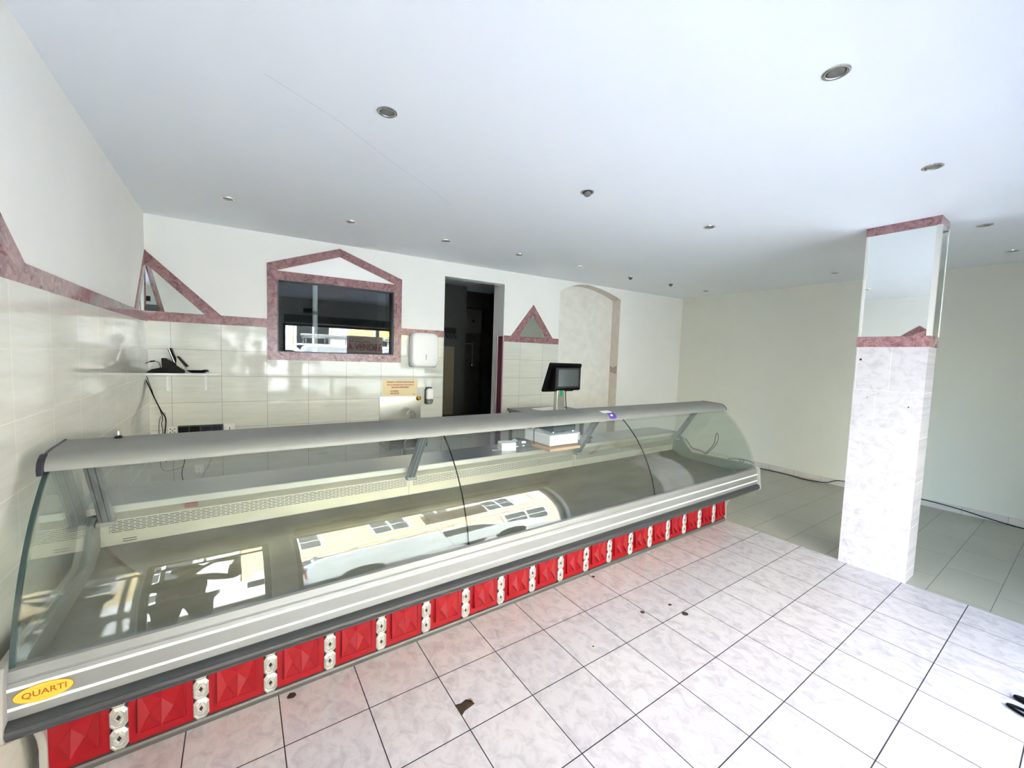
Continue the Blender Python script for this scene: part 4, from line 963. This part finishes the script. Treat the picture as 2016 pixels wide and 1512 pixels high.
# ================================================================== THE STREET (seen only mirrored in the glass)
ROAD = plain('asphalt', lin(168, 168, 166), 0.9, var=0.08, vscale=8)
m = MB(); m.box(-25, 30, -40, -2.62, -0.25, -0.12); m.box(-25, 30, -3.9, -2.60, -0.12, -0.02); m.box(-25, 30, -9.3, -8.3, -0.12, -0.02)
struct(m.build('ground', ROAD))
FAC = plain('ochre_render', lin(226, 198, 146), 0.9, var=0.05, vscale=2)
FACW = plain('pale_render', lin(226, 214, 192), 0.9, var=0.05, vscale=2)
SHUT = plain('white_shutter', lin(236, 236, 230), 0.6)
DPANE = plain('dark_pane', lin(52, 54, 52), 0.1)
def house(x0, x1, h, mat, wins, label, y=-9.2):
    t = thing('townhouse', label, 'house', ((x0 + x1) / 2, y, -0.02))
    w = (x1 - x0) / 2
    m = MB(); m.box(-w, w, -6, 0, 0, h); m.build('front_wall', mat, t)
    m = MB(); m.box(-w, w, 0, 0.06, 3.05, 3.2); m.box(-w, w, 0, 0.12, h - 0.25, h); m.build('string_course', FACW, t)
    for (x, z, ww, hh, sh) in wins:
        x -= (x0 + x1) / 2
        m = MB(); m.box(x - ww / 2 - 0.09, x + ww / 2 + 0.09, 0, 0.05, z - 0.09, z + hh + 0.1, 0); m.box(x - ww / 2, x + ww / 2, 0.05, 0.052, z, z + hh, 1)
        m.box(x - 0.03, x + 0.03, 0.052, 0.07, z, z + hh, 0); m.box(x - ww / 2, x + ww / 2, 0.052, 0.07, z + hh * 0.5, z + hh * 0.54, 0)
        wo = m.build('street_window', [SHUT, DPANE], t)
        if sh:
            m = MB()
            for sx in (-1, 1):
                xa = x + sx * (ww / 2 + 0.12 + 0.28)
                m.box(xa - 0.27, xa + 0.27, 0.02, 0.06, z - 0.03, z + hh + 0.03)
                for k in range(12): m.box(xa - 0.23, xa + 0.23, 0.06, 0.07, z + hh * k / 12, z + hh * (k + 0.5) / 12)
            m.build('shutters', SHUT, wo)
    return t
house(-9.0, -0.32, 7.2, FACW, [(-6.8, 3.9, 1.0, 1.6, 1), (-4.2, 3.9, 1.0, 1.6, 1), (-1.7, 3.9, 1.0, 1.6, 1), (-6.5, 0.9, 1.2, 1.5, 0), (-4.0, 0.9, 1.2, 1.5, 0), (-1.6, 1.1, 1.1, 1.6, 1)], 'pale rendered townhouse across the street, mirrored at the left end of the case glass')
house(-0.3, 5.4, 7.6, FAC, [(0.9, 4.0, 0.95, 1.6, 0), (3.2, 4.0, 0.95, 1.6, 0), (4.7, 4.0, 0.8, 1.6, 0), (1.1, 1.0, 1.1, 1.6, 1), (3.9, 1.0, 1.0, 1.6, 0)], 'ochre townhouse across the street, mirrored in the middle of the case glass')
house(5.42, 14.0, 6.8, plain('rose_render', lin(214, 176, 152), 0.9, var=0.05, vscale=2), [(6.8, 3.8, 1.0, 1.5, 1), (9.4, 3.8, 1.0, 1.5, 1), (12, 3.8, 1.0, 1.5, 1), (7.4, 0.9, 1.6, 1.6, 0), (10.5, 0.9, 1.4, 1.6, 0)], 'rose townhouse across the street, mirrored at the right end of the case glass')
t = thing('shop_sign', 'yellow wall sign with orange letters across the street, mirrored in the dark window', 'sign', (4.02, -9.06, 2.28))
m = MB(); m.box(-0.5, 0.42, 0, 0.04, -0.22, 0.34); m.build('board', plain('yellow_board', lin(250, 222, 110), 0.5), t)
FZ = Matrix.Rotation(pi, 4, 'Z') @ RX
text('lettering', 'sier', 0.24, plain('orange_ink', lin(206, 120, 50), 0.5), t, Matrix.Translation((-0.02, 0.042, 0.20)) @ FZ, 0.001)
text('lettering', 'teur', 0.24, bpy.data.materials['orange_ink'], t, Matrix.Translation((-0.02, 0.042, -0.06)) @ FZ, 0.001)
# estate agent's sign hung in the shop window, lettering facing the street and showing through
t = thing('for_sale_sign', 'translucent estate agent sign hung in the shop window, read mirrored in the dark window', 'sign', (1.75, -2.43, 1.755))
SG = bpy.data.materials.new('translucent_board'); SG.use_nodes = True
_nt = SG.node_tree; _nt.nodes.clear(); _o = N(_nt, 'ShaderNodeOutputMaterial'); _mx = N(_nt, 'ShaderNodeMixShader'); _d = N(_nt, 'ShaderNodeBsdfDiffuse'); _t = N(_nt, 'ShaderNodeBsdfTranslucent')
_d.inputs[0].default_value = lin(190, 184, 180); _t.inputs[0].default_value = lin(206, 196, 191); _mx.inputs[0].default_value = 0.7
_nt.links.new(_d.outputs[0], _mx.inputs[1]); _nt.links.new(_t.outputs[0], _mx.inputs[2]); _nt.links.new(_mx.outputs[0], _o.inputs[0])
m = MB(); m.box(-0.42, 0.42, -0.004, 0.0, -0.215, 0.215); m.build('board', SG, t)
MIR = Matrix.Diagonal((-1, 1, 1, 1))       # lettering as printed for the street, seen from behind
inkm = plain('sign_maroon_ink', lin(196, 62, 62), 0.6)
text('lettering', 'A VENDRE', 0.245, inkm, t, Matrix.Translation((0, 0.002, -0.055)) @ MIR @ FZ @ MIR @ MIR, 0.0005, xs=0.70, offset=0.004)
text('lettering', 'Union', 0.075, BLACKM, t, Matrix.Translation((-0.16, 0.002, 0.155)) @ MIR @ FZ, 0.0005, offset=0.001)
text('lettering', 'Immobilière', 0.070, BLACKM, t, Matrix.Translation((-0.055, 0.002, 0.085)) @ MIR @ FZ, 0.0005, offset=0.001)
m = MB()
for (a, b, c, d) in ((0.27, 0.36, 0.075, 0.088), (0.27, 0.36, 0.165, 0.178), (0.27, 0.283, 0.075, 0.15), (0.347, 0.36, 0.075, 0.178)): m.box(-b, -a, 0.0, 0.002, c, d)
m.box(-0.42, 0.42, 0.0, 0.002, -0.215, -0.19); m.build('printed_frame', BLACKM, t)

# ---- vans
BODY = plain('van_silver', lin(206, 212, 210), 0.25, 0.15, coat=0.5)
def van(name, label, loc, rot, mat, cat='van'):
    t = thing(name, label, cat, loc, rot)
    prof = [(0.0, 0.35), (0.0, 1.05), (0.06, 1.62), (0.16, 1.83), (0.34, 1.90), (2.7, 1.90), (3.0, 1.84), (3.25, 1.68), (3.75, 1.22), (4.45, 1.06), (4.68, 0.92), (4.78, 0.62), (4.76, 0.35)]
    m = MB(); m.prism(prof, -0.9, 0.9, 'y'); m.build('body', mat, t, bevel=0.06, smooth=50)
    for s in (-1, 1):
        y = 0.905 * s
        m = MB(); m.prism([(2.35, 1.22), (2.35, 1.70), (2.95, 1.70), (3.15, 1.60), (3.50, 1.24)], min(y, y - 0.01 * s), max(y, y - 0.01 * s), 'y'); m.build('cab_window', DPANE, t)
        m = MB()
        for (a, b, c, d) in ((0.25, 2.15, 0.98, 1.0), (0.25, 2.15, 1.66, 1.68), (0.25, 0.27, 0.98, 1.68), (2.13, 2.15, 0.98, 1.68)): m.box(a, b, min(y, y + .01 * s), max(y, y + .01 * s), c, d)
        m.build('side_panel_crease', mat, t)
        for x in (0.85, 3.85):
            m = MB(); m.lathe([(0, -0.1), (0.2, -0.1), (0.2, -0.11), (0.32, -0.1), (0.34, -0.06), (0.34, 0.06), (0.32, 0.1), (0, 0.1)], (x, 0.84 * s, 0.34), 24, 'y'); m.build('wheel', BLACK, t, smooth=40)
    m = MB(); m.box(-0.012, 0.0, -0.75, 0.75, 1.10, 1.62); m.build('rear_window', DPANE, t)
    for s in (-1, 1):
        m = MB(); m.box(-0.015, 0.0, s * 0.82 - 0.06, s * 0.82 + 0.06, 0.75, 1.15); m.build('tail_lamp', plain('tail_red', lin(170, 20, 20), 0.3), t)
    return t
v = van('delivery_van', 'silver delivery van with roof rack parked outside, mirrored in the case glass', (0.45, -6.3, -0.12), 0.0, BODY)
m = MB()
for y in (-0.7, 0.7): m.tube([(0.15, y, 2.13), (2.75, y, 2.13)], 0.022, 8)
for x in (0.2, 0.85, 1.5, 2.15, 2.7):
    m.tube([(x, -0.7, 2.13), (x, 0.7, 2.13)], 0.018, 8)
    for y in (-0.7, 0.7): m.tube([(x, y, 1.89), (x, y, 2.13)], 0.02, 8)
m.tube([(0.1, -0.3, 2.2), (2.9, -0.3, 2.2)], 0.05, 10); m.build('roof_rack', ALU, v, smooth=50)
van('parked_van', 'white van parked behind the silver one across the street, mirrored in the dark window', (-2.6, -8.2, -0.12), 0.0, plain('van_white', lin(242, 242, 240), 0.25, coat=0.5))

# ---- the photographer (only seen as a dark figure mirrored in the case glass)
def skin_mesh(name, verts, edges, mat, parent=None, sub=1):
    me = bpy.data.meshes.new(name)
    me.from_pydata([v[0] for v in verts], edges, [])
    me.materials.append(mat)
    o = bpy.data.objects.new(name, me); COL.objects.link(o)
    sk = o.modifiers.new('skin', 'SKIN'); sk.use_smooth_shade = True
    if not me.skin_vertices: me.skin_vertices.new()
    for i, v in enumerate(verts):
        r = v[1]; me.skin_vertices[0].data[i].radius = (r, r) if not isinstance(r, tuple) else r
    me.skin_vertices[0].data[0].use_root = True
    if sub:
        sb = o.modifiers.new('sub', 'SUBSURF'); sb.levels = sub; sb.render_levels = sub
    if parent: o.parent = parent
    return o
# ---- camera
CAMP = Vector((-0.46735, -1.72639, 1.57797))
yaw, pit, rol = 0.59801, -0.06589, 0.03355
fw = Vector((sin(yaw) * cos(pit), cos(yaw) * cos(pit), sin(pit)))
r0 = Vector((cos(yaw), -sin(yaw), 0)); u0 = r0.cross(fw)
rt = cos(rol) * r0 + sin(rol) * u0; up = -sin(rol) * r0 + cos(rol) * u0
cd_ = bpy.data.cameras.new('camera'); cam = bpy.data.objects.new('camera', cd_); COL.objects.link(cam)
cam.matrix_world = Matrix(((rt.x, up.x, -fw.x, CAMP.x), (rt.y, up.y, -fw.y, CAMP.y), (rt.z, up.z, -fw.z, CAMP.z), (0, 0, 0, 1)))
cd_.sensor_width = 36; cd_.sensor_fit = 'HORIZONTAL'; cd_.lens = 36 * 792.1 / 2016; cd_.clip_start = 0.02; cd_.clip_end = 200
S.camera = cam

# phone and photographer just behind the lens
hor = Vector((fw.x, fw.y, 0)).normalized(); side = Vector((hor.y, -hor.x, 0))
PH = CAMP - fw * 0.016 - rt * 0.052 - up * 0.022
t = thing('smartphone', 'black phone held out flat in both hands by the photographer, mirrored in the case glass', 'phone', PH)
m = MB(); m.obox((0, 0, 0), rt * 0.075, up * 0.037, fw * 0.004); m.build('phone_body', BLACK, t, bevel=0.003)
B0 = CAMP - hor * 0.52 - side * 0.04; B0.z = 0
def bp(a, f, z): return B0 + side * a + hor * f + Vector((0, 0, z))
pl_, pr_ = PH - rt * 0.088, PH + rt * 0.088
SKIN = plain('skin', lin(206, 160, 132), 0.5); DARKCLOTH = plain('dark_jacket_cloth', lin(34, 35, 38), 0.9); JEANS = plain('dark_trousers_cloth', lin(40, 44, 54), 0.9); HAIR = plain('dark_hair', lin(36, 28, 22), 0.7)
V = []; E = []
def add(p, r, prev=None):
    V.append((p, r)); i = len(V) - 1
    if prev is not None: E.append((prev, i))
    return i
pe = add(bp(0, 0, 0.92), 0.13)
sp = add(bp(0, 0.0, 1.10), 0.125, pe); ch = add(bp(0, 0.01, 1.30), 0.14, sp); nk0 = add(bp(0, 0.01, 1.43), 0.075, ch); nk = add(bp(0, 0.02, 1.50), 0.055, nk0)
hd0 = add(bp(0, 0.03, 1.56), 0.066, nk); hd1 = add(bp(0, 0.035, 1.64), 0.088, hd0); hd2 = add(bp(0, 0.025, 1.71), 0.075, hd1)
for s, ph in ((-1, pl_), (1, pr_)):
    sh = add(bp(0.19 * s, 0.0, 1.385), 0.06, nk0)
    el = add(bp(0.27 * s, 0.17, 1.19), 0.043, sh)
    wrp = ph - hor * 0.075 - Vector((0, 0, 0.055)) + side * 0.03 * s
    wr = add(wrp, 0.027, el)
    pm = add(ph - hor * 0.03 - Vector((0, 0, 0.02)) + side * 0.012 * s, 0.026, wr)
    for k in range(4):       # fingers curl round the edge of the phone
        z = 0.030 - 0.019 * k; ln = (0.9, 1.0, 0.96, 0.8)[k]
        b0 = add(ph + side * 0.004 * s + up * z - fw * 0.012, 0.0085, pm)
        b1 = add(ph + side * 0.004 * s + up * z + fw * 0.010 * ln, 0.008, b0)
        b2 = add(ph - rt * s * 0.020 * ln + up * z + fw * 0.0135, 0.007, b1)
    t0 = add(ph - rt * s * 0.005 - up * 0.03 - fw * 0.016, 0.0095, pm); t1 = add(ph - rt * s * 0.030 - up * 0.018 - fw * 0.014, 0.0085, t0)
for s in (-1, 1):
    hp = add(bp(0.10 * s, 0, 0.86), 0.10, pe); kn = add(bp(0.12 * s, 0.02, 0.48), 0.062, hp); an = add(bp(0.13 * s, -0.02, 0.09), 0.04, kn); ft = add(bp(0.14 * s, 0.13, 0.035), 0.035, an)
body = skin_mesh('person', V, E, SKIN)
tag(body, 'person in dark jacket holding a phone out in both hands, mirrored in the case glass', 'person')
J = [(bp(0, 0, 0.86), 0.155), (bp(0, 0, 1.10), 0.150), (bp(0, 0.01, 1.30), 0.165), (bp(0, 0.01, 1.44), 0.085)]
JE = [(0, 1), (1, 2), (2, 3)]
for s, ph in ((-1, pl_), (1, pr_)):
    i = len(J); wrp = ph - hor * 0.095 - Vector((0, 0, 0.068)) + side * 0.036 * s
    J += [(bp(0.195 * s, 0.0, 1.385), 0.078), (bp(0.275 * s, 0.165, 1.185), 0.058), (wrp, 0.038)]; JE += [(3, i), (i, i + 1), (i + 1, i + 2)]
skin_mesh('jacket', J, JE, DARKCLOTH, body)
J = [(bp(0, 0, 0.95), 0.145)]; JE = []
for s in (-1, 1):
    i = len(J); J += [(bp(0.10 * s, 0, 0.85), 0.115), (bp(0.12 * s, 0.02, 0.48), 0.078), (bp(0.13 * s, -0.02, 0.10), 0.06)]; JE += [(0, i), (i, i + 1), (i + 1, i + 2)]
skin_mesh('trousers', J, JE, JEANS, body)
m = MB(); m.lathe([(0.098, -0.02), (0.104, 0.02), (0.098, 0.06), (0.075, 0.095), (0.04, 0.112), (0, 0.116)], n=20); o = m.build('hair', HAIR, body, smooth=60); o.location = bp(0, 0.012, 1.655)
m = MB()
for s in (-1, 1):
    m.lathe([(0.0, -0.012), (0.011, -0.006), (0.012, 0.0), (0.0, 0.008)], tuple(bp(0.034 * s, 0.113, 1.645)), 10)
o = m.build('eyes', WHITEPL, body, smooth=60)
m = MB(); m.prism([(0, 0), (0.012, 0), (0.006, 0.028), (0, 0.045)], -0.008, 0.008, 'x'); o = m.build('nose', SKIN, body); o.location = bp(0, 0.115, 1.60); o.rotation_euler.z = -yaw

# ================================================================== LIGHT
w = bpy.data.worlds.new('sky'); S.world = w; w.use_nodes = True
nt = w.node_tree; bg = nt.nodes['Background']
sky = N(nt, 'ShaderNodeTexSky', sky_type='NISHITA'); sky.sun_disc = False
sky.sun_elevation = radians(52); sky.sun_rotation = radians(0); sky.altitude = 100; sky.air_density = 1.0; sky.dust_density = 1.0
nt.links.new(sky.outputs[0], bg.inputs[0]); bg.inputs[1].default_value = SKY_STRENGTH
sl = bpy.data.lights.new('sun', 'SUN'); sl.energy = SUN_STRENGTH; sl.angle = radians(0.6); sl.color = (1.0, 0.95, 0.86)
so = bpy.data.objects.new('sun', sl); COL.objects.link(so)
sd = Vector((0.35, 1.0, 1.25)).normalized()      # towards the sun: high behind the shop, lighting the houses opposite
so.rotation_euler = sd.to_track_quat('Z', 'Y').to_euler()
# portals guide the daylight sampling through the two street openings
for (x0, x1, z1) in ((-1.03, -0.25, 2.11), (0.05, 3.25, 2.13)):
    pl = bpy.data.lights.new('window_portal', 'AREA'); pl.shape = 'RECTANGLE'; pl.size = x1 - x0; pl.size_y = z1 - 0.09
    pl.cycles.is_portal = True
    po = bpy.data.objects.new('window_portal', pl); COL.objects.link(po)
    po.location = ((x0 + x1) / 2, -2.62, (z1 + 0.09) / 2); po.rotation_euler = (radians(90), 0, pi)
    po.rotation_euler = Vector((0, -1, 0)).to_track_quat('Z', 'Y').to_euler()
S.view_settings.view_transform = 'Standard'; S.view_settings.look = 'None'
S.view_settings.exposure = EXPOSURE; S.view_settings.gamma = 1.0
S.view_settings.use_curve_mapping = False
c = S.cycles
c.max_bounces = 14; c.diffuse_bounces = 8; c.glossy_bounces = 6; c.transmission_bounces = 6; c.transparent_max_bounces = 24
c.sample_clamp_indirect = 12.0; c.use_denoising = True; c.caustics_reflective = True; c.blur_glossy = 0.0; c.use_adaptive_sampling = False
